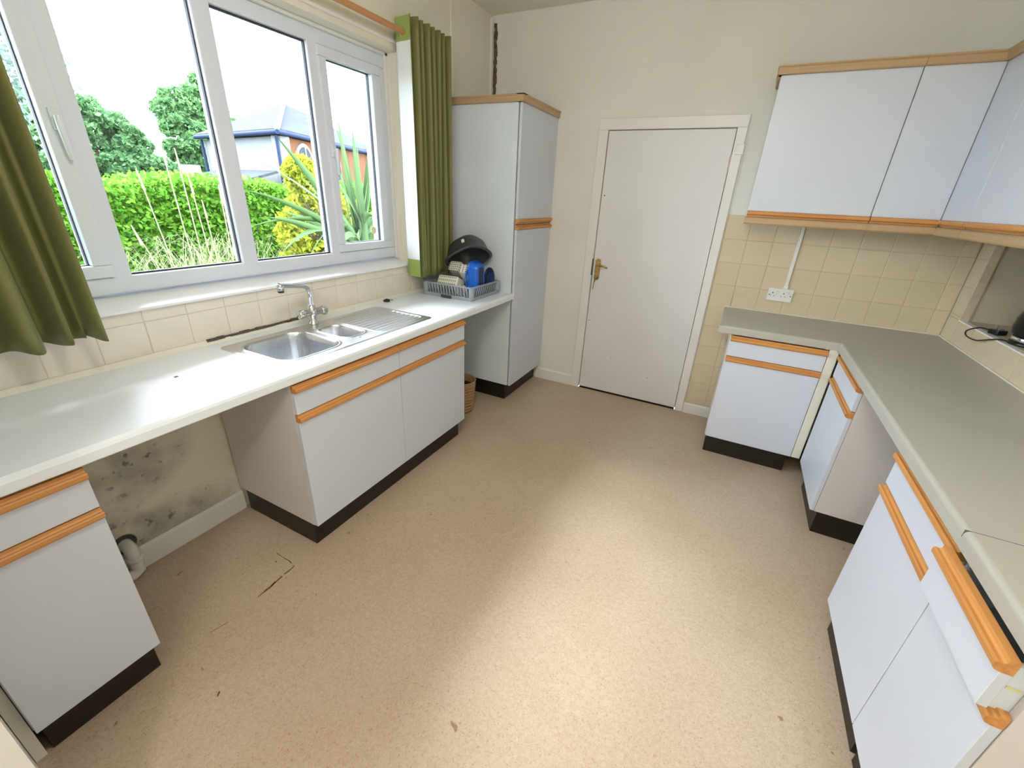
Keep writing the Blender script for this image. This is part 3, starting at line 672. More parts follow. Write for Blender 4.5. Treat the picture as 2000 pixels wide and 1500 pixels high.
# ------------------------------------------------------------ curtain pole and curtains
PXX, PZ = .09, 2.334
cpole = thing('curtain_pole', 'wooden curtain pole above the window', 'pole', (PXX, -2.0, PZ))
MB().tube([(PXX, -3.36, PZ), (PXX, -.735, PZ)], .0145, 18).build('rod', 'pole', cpole)
MB().lathe([(0, 0), (.0145, 0), (.019, .004), (.020, .018), (.015, .030), (.0, .032)], (PXX, -.737, PZ), 6, (0, 1, 0)).build('finial', 'pole', cpole)
for y in (-.765, -3.30):
    m = MB(); m.box(0, .006, y-.02, y+.02, PZ-.035, PZ+.035, bev=.002); m.box(.0, PXX+.004, y-.008, y+.008, PZ-.024, PZ-.0145); m.build('bracket', 'pole', cpole)
def curtain(label, y0, y1, n, amp, z0, z1, lead, seed, spread=0.0):
    t = thing('curtain', label, 'curtain', (PXX, (y0+y1)/2, z0), 'green eyelet curtains')
    rnd = random.Random(seed); NS = n*18+1; NZ = 26
    ph = [rnd.uniform(-.25, .25) for _ in range(n+2)]; am = [rnd.uniform(.8, 1.12) for _ in range(n+2)]
    def pt(s, zz):
        u = s*n; k = int(u); fr_ = u-k
        A = amp*(am[k]*(1-fr_)+am[min(k+1, n)]*fr_)
        dz = (z1-zz)/(z1-z0)
        th = 2*PI*u+dz*.8*math.sin(2.1*k+seed)*(1 if s > .06 else 0)
        x = PXX+A*math.cos(th)*(1+.12*dz*math.sin(3*u+seed)); y = y0+(y1-y0)*s+.008*dz*math.sin(1.7*u+seed)+spread*dz*(s-.5)
        # rounder folds
        y += .003*math.sin(2*th)*(1 if y1 > y0 else -1)
        return x, y
    vs = []; fs = []
    for i in range(NS):
        for j in range(NZ):
            zz = z0+(z1-z0)*j/(NZ-1); x, y = pt(i/(NS-1), zz)
            zb = zz+(.006*math.sin(i*.55+seed) if j == 0 else 0)
            vs.append((x, y, zb))
    for i in range(NS-1):
        for j in range(NZ-1): fs.append((i*NZ+j, (i+1)*NZ+j, (i+1)*NZ+j+1, i*NZ+j+1))
    o = MB().add(vs, fs, True).build('fabric', 'curtain', t)
    sd = o.modifiers.new('thick', 'SOLIDIFY'); sd.thickness = .0025; sd.offset = 0
    if lead:
        # first panel: white lining with hems brightened as if backlit, seen from the window side
        half = 9
        def panel(name, i0, i1, j0, j1, mm, off):
            v = []; f = []; d = -1 if y1 > y0 else 1
            for i in range(i0, i1+1):
                for j in range(j0, j1+1):
                    zz = z0+(z1-z0)*j/(NZ-1); x, y = pt(i/(NS-1), zz); v.append((x, y+d*off, zz))
            w_ = j1-j0+1
            for i in range(i1-i0):
                for j in range(j1-j0): f.append((i*w_+j, (i+1)*w_+j, (i+1)*w_+j+1, i*w_+j+1))
            return MB().add(v, f, True).build(name, mm, t)
        panel('lining', 1, half, 2, NZ-3, 'lining', .004); panel('bottom_hem', 0, half, 0, 2, 'curtain_edge', .0035)
        panel('header', 0, half, NZ-3, NZ-1, 'curtain_edge', .0035); panel('side_hem', 0, 1, 2, NZ-3, 'curtain_edge', .0038)
    for k in range(2*n):
        s = (k+.5)/(2*n); x, y = pt(s, PZ)
        MB().lathe([(.020, -.003), (.029, -.003), (.029, .003), (.020, .003)], (PXX, y, PZ), 24, (0, 1, 0), closed=True).build('eyelet', 'chrome', t)
    return t
curtain('olive green eyelet curtain with white lining between window and tall cupboard', -1.125, -.755, 7, .066, 1.018, 2.405, True, 3)
curtain('olive green eyelet curtain hanging at the near left edge', -2.815, -3.33, 6, .058, 1.03, 2.405, False, 5, spread=-.06)

# ------------------------------------------------------------ dish rack and what stands in it
def rrect(x0, x1, y0, y1, r, n=5):
    pts = []
    for cx, cy, a0 in ((x1-r, y1-r, 0), (x0+r, y1-r, PI/2), (x0+r, y0+r, PI), (x1-r, y0+r, 1.5*PI)):
        for k in range(n+1): a = a0+k*PI/2/n; pts.append((cx+r*math.cos(a), cy+r*math.sin(a)))
    return pts
def loft(m, rings, cap0=True, cap1=True, smooth=True):
    n = len(rings[0]); vs = [p for r in rings for p in r]; fs = []
    for i in range(len(rings)-1):
        for j in range(n): fs.append((i*n+j, i*n+(j+1) % n, (i+1)*n+(j+1) % n, (i+1)*n+j))
    if cap0: fs.append(tuple(range(n))[::-1])
    if cap1: fs.append(tuple(range((len(rings)-1)*n, len(rings)*n)))
    return m.add(vs, fs, smooth)
def ring(x0, x1, y0, y1, r, z): return [(x, y, z) for x, y in rrect(x0, x1, y0, y1, r)]
TX0, TX1, TY0, TY1 = .070, .492, -1.035, -.635
tr_ = thing('drip_tray', 'grey plastic drip tray on the worktop under the dish rack', 'tray', (.28, -.84, ZT))
m = MB(); z = ZT
loft(m, [ring(TX0+.008, TX1-.008, TY0+.008, TY1-.008, .03, z), ring(TX0, TX1, TY0, TY1, .035, z+.024), ring(TX0+.004, TX1-.004, TY0+.004, TY1-.004, .033, z+.026), ring(TX0+.012, TX1-.012, TY0+.012, TY1-.012, .028, z+.006)], smooth=False)
m.build('tray_body', 'grey_plastic', tr_)
box(.245, .33, TY0-.008, TY0+.003, z+.002, z+.022, bev=.003).build('pour_spout', 'grey_dark', tr_)
rk = thing('dish_rack', 'grey blue slotted plastic dish rack standing in its tray', 'rack', (.28, -.84, ZT+.006))
RX0, RX1, RYa, RYb = .088, .484, -1.020, -.650; z0, z1 = ZT+.0065, ZT+.092
m = MB(); loft(m, [ring(RX0-.006, RX1+.006, RYa-.006, RYb+.006, .03, z1-.008), ring(RX0-.006, RX1+.006, RYa-.006, RYb+.006, .03, z1), ring(RX0+.008, RX1-.008, RYa+.008, RYb-.008, .022, z1), ring(RX0+.008, RX1-.008, RYa+.008, RYb-.008, .022, z1-.008), ring(RX0-.006, RX1+.006, RYa-.006, RYb+.006, .03, z1-.008)], False, False, False)
m.build('rim', 'grey_plastic', rk)
m = MB(); loft(m, [ring(RX0+.02, RX1-.02, RYa+.02, RYb-.02, .02, z0), ring(RX0+.016, RX1-.016, RYa+.016, RYb-.016, .022, z0+.012), ring(RX0+.02, RX1-.02, RYa+.02, RYb-.02, .022, z0+.012)], smooth=False)
m.build('floor_grid', 'grey_plastic', rk)
def slat(p, q, w, dirv):
    d = Vector(dirv)*w/2; n = Vector((0, 0, 1)).cross(d).normalized()*.002
    a, b_ = Vector(p), Vector(q); m = MB()
    vs = [a-d-n, a+d-n, a+d+n, a-d+n, b_-d-n, b_+d-n, b_+d+n, b_-d+n]
    m.add(vs, [(0, 1, 2, 3), (7, 6, 5, 4), (0, 4, 5, 1), (1, 5, 6, 2), (2, 6, 7, 3), (3, 7, 4, 0)]); return m
for k in range(14):
    x = RX0+.045+k*(RX1-RX0-.09)/13
    for yy, yb in ((RYa, RYa+.016), (RYb, RYb-.016)): slat((x, yb, z0+.008), (x, yy, z1-.004), .011, (1, 0, 0)).build('slat', 'grey_plastic', rk)
for k in range(11):
    y = RYa+.045+k*(RYb-RYa-.09)/10
    for xx, xb in ((RX0, RX0+.016), (RX1, RX1-.016)): slat((xb, y, z0+.008), (xx, y, z1-.004), .011, (0, 1, 0)).build('slat', 'grey_plastic', rk)
for cx, cy in ((RX0+.012, RYa+.012), (RX1-.012, RYa+.012), (RX0+.012, RYb-.012), (RX1-.012, RYb-.012)): MB().tube([(cx, cy, z0), (cx, cy, z1-.004)], [.018, .020], 10).build('corner_post', 'grey_plastic', rk)
def place(m, loc, rot, name, mm, par):
    """rotate an assembly built about the origin and move it into place"""
    R = Matrix.Translation(loc) @ rot; m.xf(R); return m.build(name, mm, par)
def RX(a): return Matrix.Rotation(a, 4, 'X')
def RYm(a): return Matrix.Rotation(a, 4, 'Y')
def RZm(a): return Matrix.Rotation(a, 4, 'Z')
FLZ = z0+.0125
def holder(label, size, loc, rot, cols, rows):
    """cutlery caddy: tapered box with a grid of drain holes in its base, which faces the camera"""
    t = thing('cutlery_holder', label, 'cutlery holder', loc, 'cream cutlery holders in the dish rack')
    sx, sy, sz = size; m = MB()
    # base up (+z local is the pierced bottom), open end down
    loft(m, [ring(-sx/2, sx/2, -sy/2, sy/2, .012, 0), ring(-sx*.46, sx*.46, -sy*.46, sy*.46, .014, sz*.93), ring(-sx*.42, sx*.42, -sy*.42, sy*.42, .012, sz)], False, True, False)
    loft(m, [ring(-sx/2+.003, sx/2-.003, -sy/2+.003, sy/2-.003, .010, 0), ring(-sx*.44, sx*.44, -sy*.44, sy*.44, .010, sz-.004)], False, True, False)
    place(m, loc, rot, 'holder_body', 'cream_plastic', t)
    m = MB()
    for i in range(cols):
        for j in range(rows):
            x = (i-(cols-1)/2)*sx*.72/max(cols-1, 1); y = (j-(rows-1)/2)*sy*.62/max(rows-1, 1)
            m.box(x-.0030, x+.0030, y-.0038, y+.0038, sz-.001, sz+.0008)
    place(m, loc, rot, 'drain_holes', 'hole', t)
    return t
holder('cream pierced cutlery holder lying low at the front of the dish rack', (.175, .075, .075), (.250, -.905, FLZ+.052), RZm(.03) @ RX(1.05), 9, 3)
holder('cream pierced cutlery holder propped at the back beside the curtain', (.105, .075, .11), (.245, -.785, FLZ+.112), RZm(.05) @ RX(.95), 6, 4)
holder('small square cream cutlery holder next to the blue tub', (.060, .070, .115), (.330, -.835, FLZ+.098), RZm(.22) @ RX(.85), 3, 4)
# grey oval washing-up bowl upside down on top of the crockery
bw = thing('washing_up_bowl', 'charcoal plastic bowl tipped upside down on the dish rack', 'bowl', (.29, -.80, 1.10))
m = MB()
def oval(rx, ry, z, n=36): return [(rx*math.copysign(abs(math.cos(2*PI*k/n))**.75, math.cos(2*PI*k/n)), ry*math.copysign(abs(math.sin(2*PI*k/n))**.75, math.sin(2*PI*k/n)), z) for k in range(n)]
loft(m, [oval(.140, .126, -.004), oval(.160, .146, -.004), oval(.160, .146, .004), oval(.146, .132, .010), oval(.136, .123, .05), oval(.123, .110, .095), oval(.100, .088, .120), oval(.075, .06, .130)], False, True)
loft(m, [oval(.140, .126, -.004), oval(.120, .111, .05), oval(.106, .098, .105), oval(.07, .06, .122)], False, True)
RB = RYm(-.52) @ RX(-.40) @ RZm(.05)
place(m, (.315, -.800, 1.128), RB, 'bowl_shell', 'grey_dark', bw)
m = MB(); m.box(.050, .070, -.1265, -.112, .050, .074, bev=.003); place(m, (.315, -.800, 1.128), RB, 'bowl_label', 'white_plastic', bw)
# blue tub with dark openings
bt = thing('blue_tub', 'bright blue plastic tub lying on its side in the dish rack', 'tub', (.42, -.83, FLZ))
def yz(x, cy, z0_, z1_, hw, r): return [(x, cy+a, (z0_+z1_)/2+b_) for a, b_ in rrect(-hw, hw, -(z1_-z0_)/2, (z1_-z0_)/2, r, 6)]
BC, B0, B1 = -.865, FLZ+.001, 1.126
m = MB(); loft(m, [yz(.386, BC, B0+.012, B1-.012, .052, .03), yz(.390, BC, B0+.002, B1-.002, .062, .035), yz(.398, BC, B0+.006, B1-.006, .058, .035), yz(.404, BC, B0, B1, .064, .035), yz(.412, BC, B0+.006, B1-.006, .058, .035), yz(.440, BC, B0+.012, B1-.010, .055, .04), yz(.456, BC, B0+.020, B1-.018, .048, .04)], smooth=False)
m.build('tub_body', 'blue', bt)
m = MB(); loft(m, [yz(.4562, BC+.004, B0+.045, B1-.035, .030, .028), yz(.4575, BC+.004, B0+.047, B1-.037, .028, .026)], smooth=False); m.build('tub_opening', 'blue_dark', bt)
m = MB(); m.tube(spline([(.390, BC-.060, B0+.05), (.384, BC-.074, B0+.08), (.384, BC-.074, B1-.08), (.390, BC-.060, B1-.05)], 6), .006, 8); m.build('tub_handle', 'blue', bt)
bt2 = thing('navy_lid', 'dark navy oval lid leaning behind the blue tub', 'lid', (.45, -.75, FLZ))
m = MB(); m.lathe([(0, .0), (.044, 0), (.048, .004), (.048, .016), (.044, .016), (.042, .006), (0, .006)], (0, 0, 0), 30, (1, 0, 0)); m.xf(Matrix.Diagonal((1, 1, 1.75, 1))); place(m, (.440, -.735, FLZ+.086), RZm(-.30), 'lid_disc', 'blue_dark', bt2)
# white cup on its side, pale jug behind
cu = thing('white_cup', 'small white cup lying in front of the blue tub', 'cup', (.35, -.955, FLZ))
m = MB(); m.lathe([(0, .06), (.022, .06), (.030, .03), (.034, -.02), (.031, -.02), (.027, .03), (.02, .056), (0, .056)], (0, 0, 0), 26, (0, 1, 0)); place(m, (.366, -.972, FLZ+.036), RZm(.2), 'cup_body', 'white_plastic', cu)
m = MB(); m.tube([(.033, 0, 0), (.05, .004, 0), (.052, .022, 0), (.032, .03, 0)], .004, 8); place(m, (.366, -.972, FLZ+.036), RZm(.2) @ RYm(.9), 'cup_handle', 'white_plastic', cu)
jg = thing('grey_jug', 'pale grey plastic jug standing behind the cutlery holders', 'jug', (.36, -.72, FLZ))
m = MB(); m.lathe([(0, 0), (.045, 0), (.05, .06), (.054, .115), (.051, .115), (.046, .06), (.041, .004), (0, .004)], (.325, -.705, FLZ), 28); m.build('jug_body', 'grey_plastic', jg)
m = MB(); m.tube([(.325, -.755, FLZ+.10), (.325, -.78, FLZ+.095), (.325, -.782, FLZ+.05), (.325, -.752, FLZ+.03)], .005, 8); m.build('jug_handle', 'grey_plastic', jg)
wd = MB().tube([(.385, -.985, FLZ), (.388, -.99, FLZ+.05), (.386, -.992, FLZ+.075)], [.004, .005, .007], 8).build('wooden_spoon', 'pole', base=(.385, -.985, FLZ))
tag(wd, 'short wooden utensil standing at the front corner of the dish rack', 'spoon')

# ------------------------------------------------------------ waste bin in the gap
bn = thing('waste_bin', 'tan woven waste bin between sink cabinet and tall cupboard', 'bin', (.335, -.90, 0))
m = MB(); m.lathe([(0, .004), (.085, .004), (.082, 0), (.088, 0), (.108, .24), (.113, .252), (.108, .258), (.102, .25), (.084, .01)], (.335, -.93, 0), 36); m.build('bin_body', 'wicker', bn)
m = MB()
for k in range(9): m.lathe([(.0895+.0022*k*1.05, -.006), (.0925+.0022*k*1.05, 0), (.0895+.0022*k*1.05, .006)], (.335, -.93, .02+k*.025), 36)
m.build('weave_bands', 'wicker', bn)
m = MB(); m.lathe([(0, 0), (.098, 0)], (.335, -.93, .20), 30); m.build('bin_dark_disc', 'black', bn)  # flat black disc below the rim, standing in for the dark interior

# ------------------------------------------------------------ kettle, cord and plug in the recess
kt = thing('kettle', 'black electric kettle standing on the recess sill at the right edge', 'kettle', (3.275, -.70, RZ0+.003))
KX, KY, KZ = 3.268, -.640, RZ0+.003
m = MB(); m.lathe([(0, 0), (.072, 0), (.074, .006), (.070, .018), (0, .018)], (KX, KY, KZ), 32); m.build('kettle_base', 'black', kt)
m = MB(); m.lathe([(.066, .018), (.068, .020), (.068, .034), (.066, .036)], (KX, KY, KZ), 32); m.build('base_ring', 'chrome', kt)
m = MB(); m.lathe([(.060, .036), (.074, .05), (.082, .08), (.080, .12), (.068, .165), (.052, .195), (.03, .205), (0, .207)], (KX, KY, KZ), 36); m.build('kettle_body', 'black', kt)
m = MB(); m.tube([(KX, KY-.05, KZ+.19), (KX, KY-.09, KZ+.205), (KX, KY-.125, KZ+.18), (KX, KY-.13, KZ+.12), (KX, KY-.11, KZ+.075), (KX, KY-.078, KZ+.07)], .011, 12); m.build('kettle_handle', 'black', kt)
m = MB(); m.prism([(KX-.018, KY+.06, KZ+.16), (KX+.018, KY+.06, KZ+.16), (KX+.012, KY+.10, KZ+.185), (KX-.012, KY+.10, KZ+.185)], (0, -.01, .02)); m.build('kettle_spout', 'black', kt)
m = MB(); m.lathe([(0, .23), (.012, .228), (.014, .215), (.01, .206)], (KX, KY, KZ), 16); m.build('lid_knob', 'black', kt)
pc = thing('power_cord', 'black mains cord with plug looping over the recess edge', 'cord', (3.21, -.44, RZ0+.003))
SZ = RZ0+.004
m = MB(); m.tube(spline([(3.206, -.425, SZ+.012), (3.178, -.385, SZ+.010), (3.150, -.352, SZ-.018), (3.146, -.38, SZ-.040), (3.152, -.47, SZ-.040), (3.160, -.54, SZ-.018), (3.176, -.60, SZ+.004), (3.192, -.625, SZ+.006)]), .0036, 10); m.build('cable', 'black', pc)
m = MB(); m.box(-.026, .026, -.024, .024, 0, .024, bev=.005, seg=2); m.xf(Matrix.Translation((3.222, -.455, SZ)) @ RZm(.5)); m.build('plug_body', 'black', pc)
m = MB(); m.box(-.004, .004, .008, .014, .024, .040); m.box(-.014, -.008, -.012, -.006, .024, .038); m.box(.008, .014, -.012, -.006, .024, .038); m.xf(Matrix.Translation((3.222, -.455, SZ)) @ RZm(.5)); m.build('plug_pins', 'chrome', pc)

# ------------------------------------------------------------ added fill lamps, unseen overhead, to even out the room's brightness
def fill(label, x, y, z, watts):
    t = thing('fill_lamp', label, 'lamp', (x, y, H), 'pendant lamps')
    MB().lathe([(0, 0), (.045, 0), (.045, -.012), (.02, -.03), (0, -.03)], (x, y, H), 24).build('ceiling_rose', 'white_plastic', t)
    MB().tube([(x, y, H-.03), (x, y, z+.17)], .003, 8).build('flex', 'white_plastic', t)
    MB().lathe([(0, .18), (.018, .178), (.02, .13), (.03, .115), (0, .113)], (x, y, z), 20).build('bulb_holder', 'white_plastic', t)
    ld = bpy.data.lights.new('fill_light', 'POINT'); ld.shadow_soft_size = .10; ld.energy = watts; ld.color = (1.0, .98, .945)
    lo = bpy.data.objects.new('fill_light', ld); COL.objects.link(lo); lo.parent = t; lo.location = (0, 0, z-H)
fill('added unseen pendant lamp over the middle of the kitchen', 1.55, -2.75, 2.38, FILL_W)
fill('added unseen pendant lamp behind the doorway', 1.9, -4.3, 2.3, FILL_W*1.8)

# ------------------------------------------------------------ garden outside
gd = box(-60, -.30, -40, 60, -.25, -.15).build('garden_ground', 'soil', base=(0, 0, 0)); gd['kind'] = 'structure'; gd['label'] = 'lawn outside the window'
def leaves(name, pts, size, m, parent, seed, flat=.3, stretch=1.6):
    rg = np.random.default_rng(seed); n = len(pts); P = np.asarray(pts)
    d = rg.normal(size=(n, 3)); d /= np.linalg.norm(d, axis=1)[:, None]
    e = np.cross(d, rg.normal(size=(n, 3))); e /= np.linalg.norm(e, axis=1)[:, None]
    sz = size*rg.uniform(.6, 1.3, n)[:, None]
    a = P-d*sz*stretch/2; b = P+e*sz*.5; c = P+d*sz*stretch/2; dd_ = P-e*sz*.5
    V = np.stack([a, b, c, dd_], 1).reshape(-1, 3)
    off = np.zeros(3); p = parent
    while p is not None: off += np.array(p.location); p = p.parent
    me = bpy.data.meshes.new(name); me.from_pydata((V-off).tolist(), [], np.arange(4*n).reshape(-1, 4).tolist()); me.materials.append(M[m])
    o = bpy.data.objects.new(name, me); COL.objects.link(o); o.parent = parent; o['kind'] = 'stuff'; return o
def clumps(rg, centres, n, tufts=0):
    """points on and inside ellipsoids, optionally broken into smaller tufts"""
    out = []
    if tufts:
        sub = []
        for (c, r) in centres:
            for _ in range(tufts):
                d = rg.normal(size=3); d /= np.linalg.norm(d); k = rg.uniform(.22, .46)
                sub.append((np.array(c)+d*np.array(r)*rg.uniform(.5, .95), np.array(r)*k))
        centres = sub; n = max(60, n//tufts)
    for (c, r) in centres:
        d = rg.normal(size=(n, 3)); d /= np.linalg.norm(d, axis=1)[:, None]
        rad = rg.uniform(.55, 1.05, n)[:, None]**.6
        out.append(np.array(c)+d*rad*np.array(r))
    return np.concatenate(out)
rg = np.random.default_rng(3)
# clipped hedge
hd = thing('garden_hedge', 'bright green clipped hedge across the garden', 'hedge', (-5.4, 1.5, -.15))
n = 95000
hx = rg.uniform(-.6, .5, n); hy = rg.uniform(-5.5, 7.5, n); hz = rg.uniform(0, 1, n)
shell = rg.uniform(0, 1, n) < .8
hx = np.where(shell, .5+rg.normal(0, .06, n), hx)
topz = 1.48+.05*np.sin(hy*2.1)+.03*np.sin(hy*5.3+1)
zz = -.15+hz*(topz+.15); tp_ = rg.uniform(0, 1, n) < .3; zz = np.where(tp_, topz+rg.normal(0, .05, n), zz); hx = np.where(tp_, rg.uniform(-.6, .55, n), hx)
leaves('foliage', np.stack([-5.4+hx, hy, zz], 1), .045, 'hedge', hd, 1)
box(-5.7, -5.05, -5.4, 7.4, -.15, 1.30).build('hedge_core', 'hedge', hd)
# trees
def tree(label, loc, cl, n, size, m, seed, group='trees beyond the hedge'):
    t = thing('garden_tree', label, 'tree', loc, group); rg = np.random.default_rng(seed)
    leaves('foliage', clumps(rg, cl, int(n*1.7), 14), size*.72, m, t, seed)
    x, y, z = loc; top = max(c[0][2] for c in cl)
    MB().tube([(x, y, z), (x+.1, y, z+(top-z)*.5), (x, y+.1, top)], [.18, .12, .03], 10).build('trunk', 'bark', t)
    return t
def cl_at(base, items): return [((base[0]+dx, base[1]+dy, dz), r) for dx, dy, dz, r in items]
b1 = (-19.5, 8.9)
tree('tall dense green tree left of the white house', (b1[0], b1[1], -.2), cl_at(b1, [(0, 0, 4.6, (1.0, 1.0, .85)), (.2, -.7, 3.8, (.9, .9, .8)), (0, .9, 3.7, (1.0, 1.1, .9)), (0, -.5, 2.7, (1.1, 1.1, .9)), (0, .9, 2.5, (1.1, 1.2, 1.0)), (.2, 0, 1.6, (1.2, 1.8, .8)), (0, .3, 3.4, (1.0, 1.2, 1.0)), (0, 1.6, 3.0, (.8, .8, .8)), (0, -.9, 4.2, (.5, .5, .4)), (0, -1.0, 1.4, (.8, .9, .8))]), 2600, .16, 'tree2', 11)
b2 = (-18, 4.4)
tree('leafy green tree seen through the left half of the window', (b2[0], b2[1], -.2), cl_at(b2, [(0, 0, 3.1, (.9, .9, .7)), (0, .9, 2.7, (.8, .8, .7)), (0, -1.0, 2.7, (1.0, 1.0, .9)), (0, .1, 2.2, (1.1, 1.2, .9)), (0, 1.3, 1.8, (.9, 1.0, .8)), (0, -1.3, 1.8, (1.1, 1.2, 1.0)), (0, .5, 1.2, (1.1, 1.9, .8)), (0, -1.0, 3.4, (.6, .6, .4)), (0, 2.2, 1.5, (.8, .9, .8))]), 2600, .15, 'tree1', 12)
b4 = (-24, 12.2)
tree('distant green tree behind the white house', (b4[0], b4[1], -.2), cl_at(b4, [(0, 0, 3.4, (1.2, 1.2, 1.0)), (0, .8, 2.6, (1.2, 1.2, 1.0)), (0, -1.0, 2.4, (1.2, 1.2, 1.2))]), 1500, .17, 'tree1', 14)
# hanging birch sprays at the left
bt_ = thing('birch_tree', 'pale birch with thin hanging sprays at the left of the window', 'tree', (-9.5, -.5, -.2))
pts = []
for k in range(46):
    y = .2+rg.uniform(-1.2, .75); z1_ = rg.uniform(3.4, 5.0)-max(0, y-.4)*1.2; L_ = rg.uniform(.6, 1.6); x = -9.5+rg.uniform(-.6, .6)
    s_ = np.linspace(0, 1, 34)[:, None]; pts.append(np.array([x, y, z1_])+s_*np.array([0, .22*rg.uniform(-.3, 1), -L_])+rg.normal(0, .035, (34, 3)))
leaves('foliage', np.concatenate(pts), .07, 'birch', bt_, 5)
MB().tube([(-9.5, -.9, -.2), (-9.5, -.8, 2.5), (-9.5, -.3, 5.0)], [.14, .10, .04], 10).build('trunk', 'bark', bt_)

# neighbouring house
hs = thing('neighbour_house', 'white rendered house with slate roof and orange brick side', 'house', (-12, 7.5, -.2))
Lc, Cc, Rc, Bc = (-13.7, 5.6), (-9.36, 5.08), (-11.6, 11.0), (-16.0, 11.4); ZE = 2.72
def wallquad(a, b_, z0_, z1_, th, name, mm):
    d = Vector((b_[0]-a[0], b_[1]-a[1], 0)); n = Vector((d.y, -d.x, 0)).normalized()*th
    A, B_ = Vector((*a, z0_)), Vector((*b_, z0_)); m = MB(); m.prism([A, B_, B_-n, A-n], (0, 0, z1_-z0_)); return m.build(name, mm, hs)
wallquad(Lc, Cc, -.2, ZE, .25, 'gable_wall', 'render_white'); CP = (Cc[0]-.354*.28, Cc[1]+.935*.28); wallquad(Cc, CP, -.2, ZE, .25, 'corner_pilaster', 'render_white'); wallquad(CP, Rc, -.2, ZE, .24, 'brick_wall', 'brick_o')
wallquad(Rc, Bc, -.2, ZE, .25, 'back_wall', 'render_white'); wallquad(Bc, Lc, -.2, ZE, .25, 'side_wall', 'render_white')
ov = lambda p, k=1.07: (-12.6+(p[0]+12.6)*k, 8.2+(p[1]-8.2)*k)
A1, A2 = (-12.5, 7.76, 3.93), (-13.6, 9.6, 3.93)
e = [(*ov(p), ZE+.06) for p in (Lc, Cc, Rc, Bc)]
def slab(pts, name, mm, th=.08):
    m = MB(); m.prism(pts, (0, 0, th)); return m.build(name, mm, hs)
slab([e[0], e[1], A1], 'roof_slope', 'slate'); slab([e[1], e[2], A2, A1], 'roof_slope', 'slate'); slab([e[2], e[3], A2], 'roof_slope', 'slate'); slab([e[3], e[0], A1, A2], 'roof_slope', 'slate')
MB().tube([(e[1][0], e[1][1], e[1][2]+.08), (A1[0], A1[1], A1[2]+.08)], .07, 8).build('hip_ridge', 'render_white', hs)
for p, q in ((e[0], e[1]), (e[1], e[2])): MB().tube([p, q], .06, 8).build('gutter', 'gutter', hs)
cx_, cy_ = Cc; MB().tube([(cx_+.02, cy_-.12, ZE), (cx_+.02, cy_-.12, -.2)], .04, 8).build('downpipe', 'gutter', hs)
MB().tube([(Lc[0]+.1, Lc[1]-.12, ZE), (Lc[0]+.1, Lc[1]-.12, -.2)], .04, 8).build('downpipe', 'gutter', hs)
dv = (Vector((*Rc, 0))-Vector((*Cc, 0))).normalized(); nv = Vector((dv.y, -dv.x, 0))
def arch(s0, wd_, z0_, z1_, out, name, mm, grow=0, par=None):
    c = Vector((*Cc, 0))+dv*s0+nv*out; hw = wd_/2+grow; prof = [(-hw, z0_-grow), (hw, z0_-grow), (hw, z1_-hw+grow)]+[(hw*math.cos(a), z1_-wd_/2+hw*math.sin(a)) for a in np.linspace(0, PI, 14)]+[(-hw, z1_-hw+grow)]
    m = MB(); m.prism([c+dv*u+Vector((0, 0, z)) for u, z in prof], nv*.04); return m.build(name, mm, par or hs)
for s0 in (1.0, 2.7):
    f = arch(s0, .62, 1.55, 2.55, .0, 'window_surround', 'render_white', .10); arch(s0, .62, 1.55, 2.55, .025, 'pane', 'slate', 0, f)
    c = Vector((*Cc, 0))+dv*s0+nv*.07; m = MB(); m.box(-.02, .02, -.02, .02, 1.55, 2.55); m.xf(Matrix.Translation(c)); m.build('glazing_bar', 'render_white', f)
# low outbuilding in front of the white wall
ob = thing('garden_outbuilding', 'low outbuilding with sloping grey roof in front of the white wall', 'shed', (-9.6, 4.1, -.2))
m = MB(); m.box(-11.6, -9.0, 3.55, 4.7, -.2, 1.50); m.build('shed_wall', 'brick_o', ob)
m = MB(); m.prism([(-11.8, 3.4, 1.50), (-8.9, 3.4, 1.50), (-9.2, 4.75, 1.82), (-11.6, 4.75, 1.82)], (0, 0, .06)); m.build('shed_roof', 'slate', ob)
m = MB(); m.box(-10.9, -10.4, 3.3, 3.5, 1.3, 1.9); m.build('roof_light', 'render_white', ob)

# golden shrub and bare twigs behind the flax
ys_ = thing('golden_shrub', 'yellow green shrub growing behind the spiky plant', 'shrub', (-3.3, .95, -.15))
leaves('foliage', clumps(np.random.default_rng(8), [((-3.3, .9, .5), (.4, .55, .5)), ((-3.3, .8, .95), (.35, .45, .4)), ((-3.35, 1.0, 1.30), (.33, .38, .36)), ((-3.3, .78, 1.68), (.22, .2, .22)), ((-3.3, 1.5, .8), (.4, .5, .6))], 1500), .05, 'yellow', ys_, 8, stretch=2.2)
MB().tube([(-3.3, 1.0, -.15), (-3.3, 1.0, 1.5)], [.05, .015], 8).build('stem', 'bark', ys_)
tw = thing('bare_twigs', 'tangle of bare grey brown twigs left of the spiky plant', 'twigs', (-2.5, .35, -.1))
m = MB()
for k in range(70):
    p = Vector((-2.5+random.uniform(-.2, .2), .42+random.uniform(-.1, .1), .95)); d = Vector((random.uniform(-.3, .3), random.uniform(-1, .35), random.uniform(.2, 1))).normalized(); L_ = random.uniform(.35, .75)
    m.tube([p, p+d*L_*.5+Vector((0, random.uniform(-.04, .04), .03)), p+d*L_], [.004, .003, .0015], 4, False)
m.tube([(-2.5, .35, -.15), (-2.5, .35, .85)], [.03, .02], 6)
q = m.build('twig_tangle', 'twig', tw); q['kind'] = 'stuff'

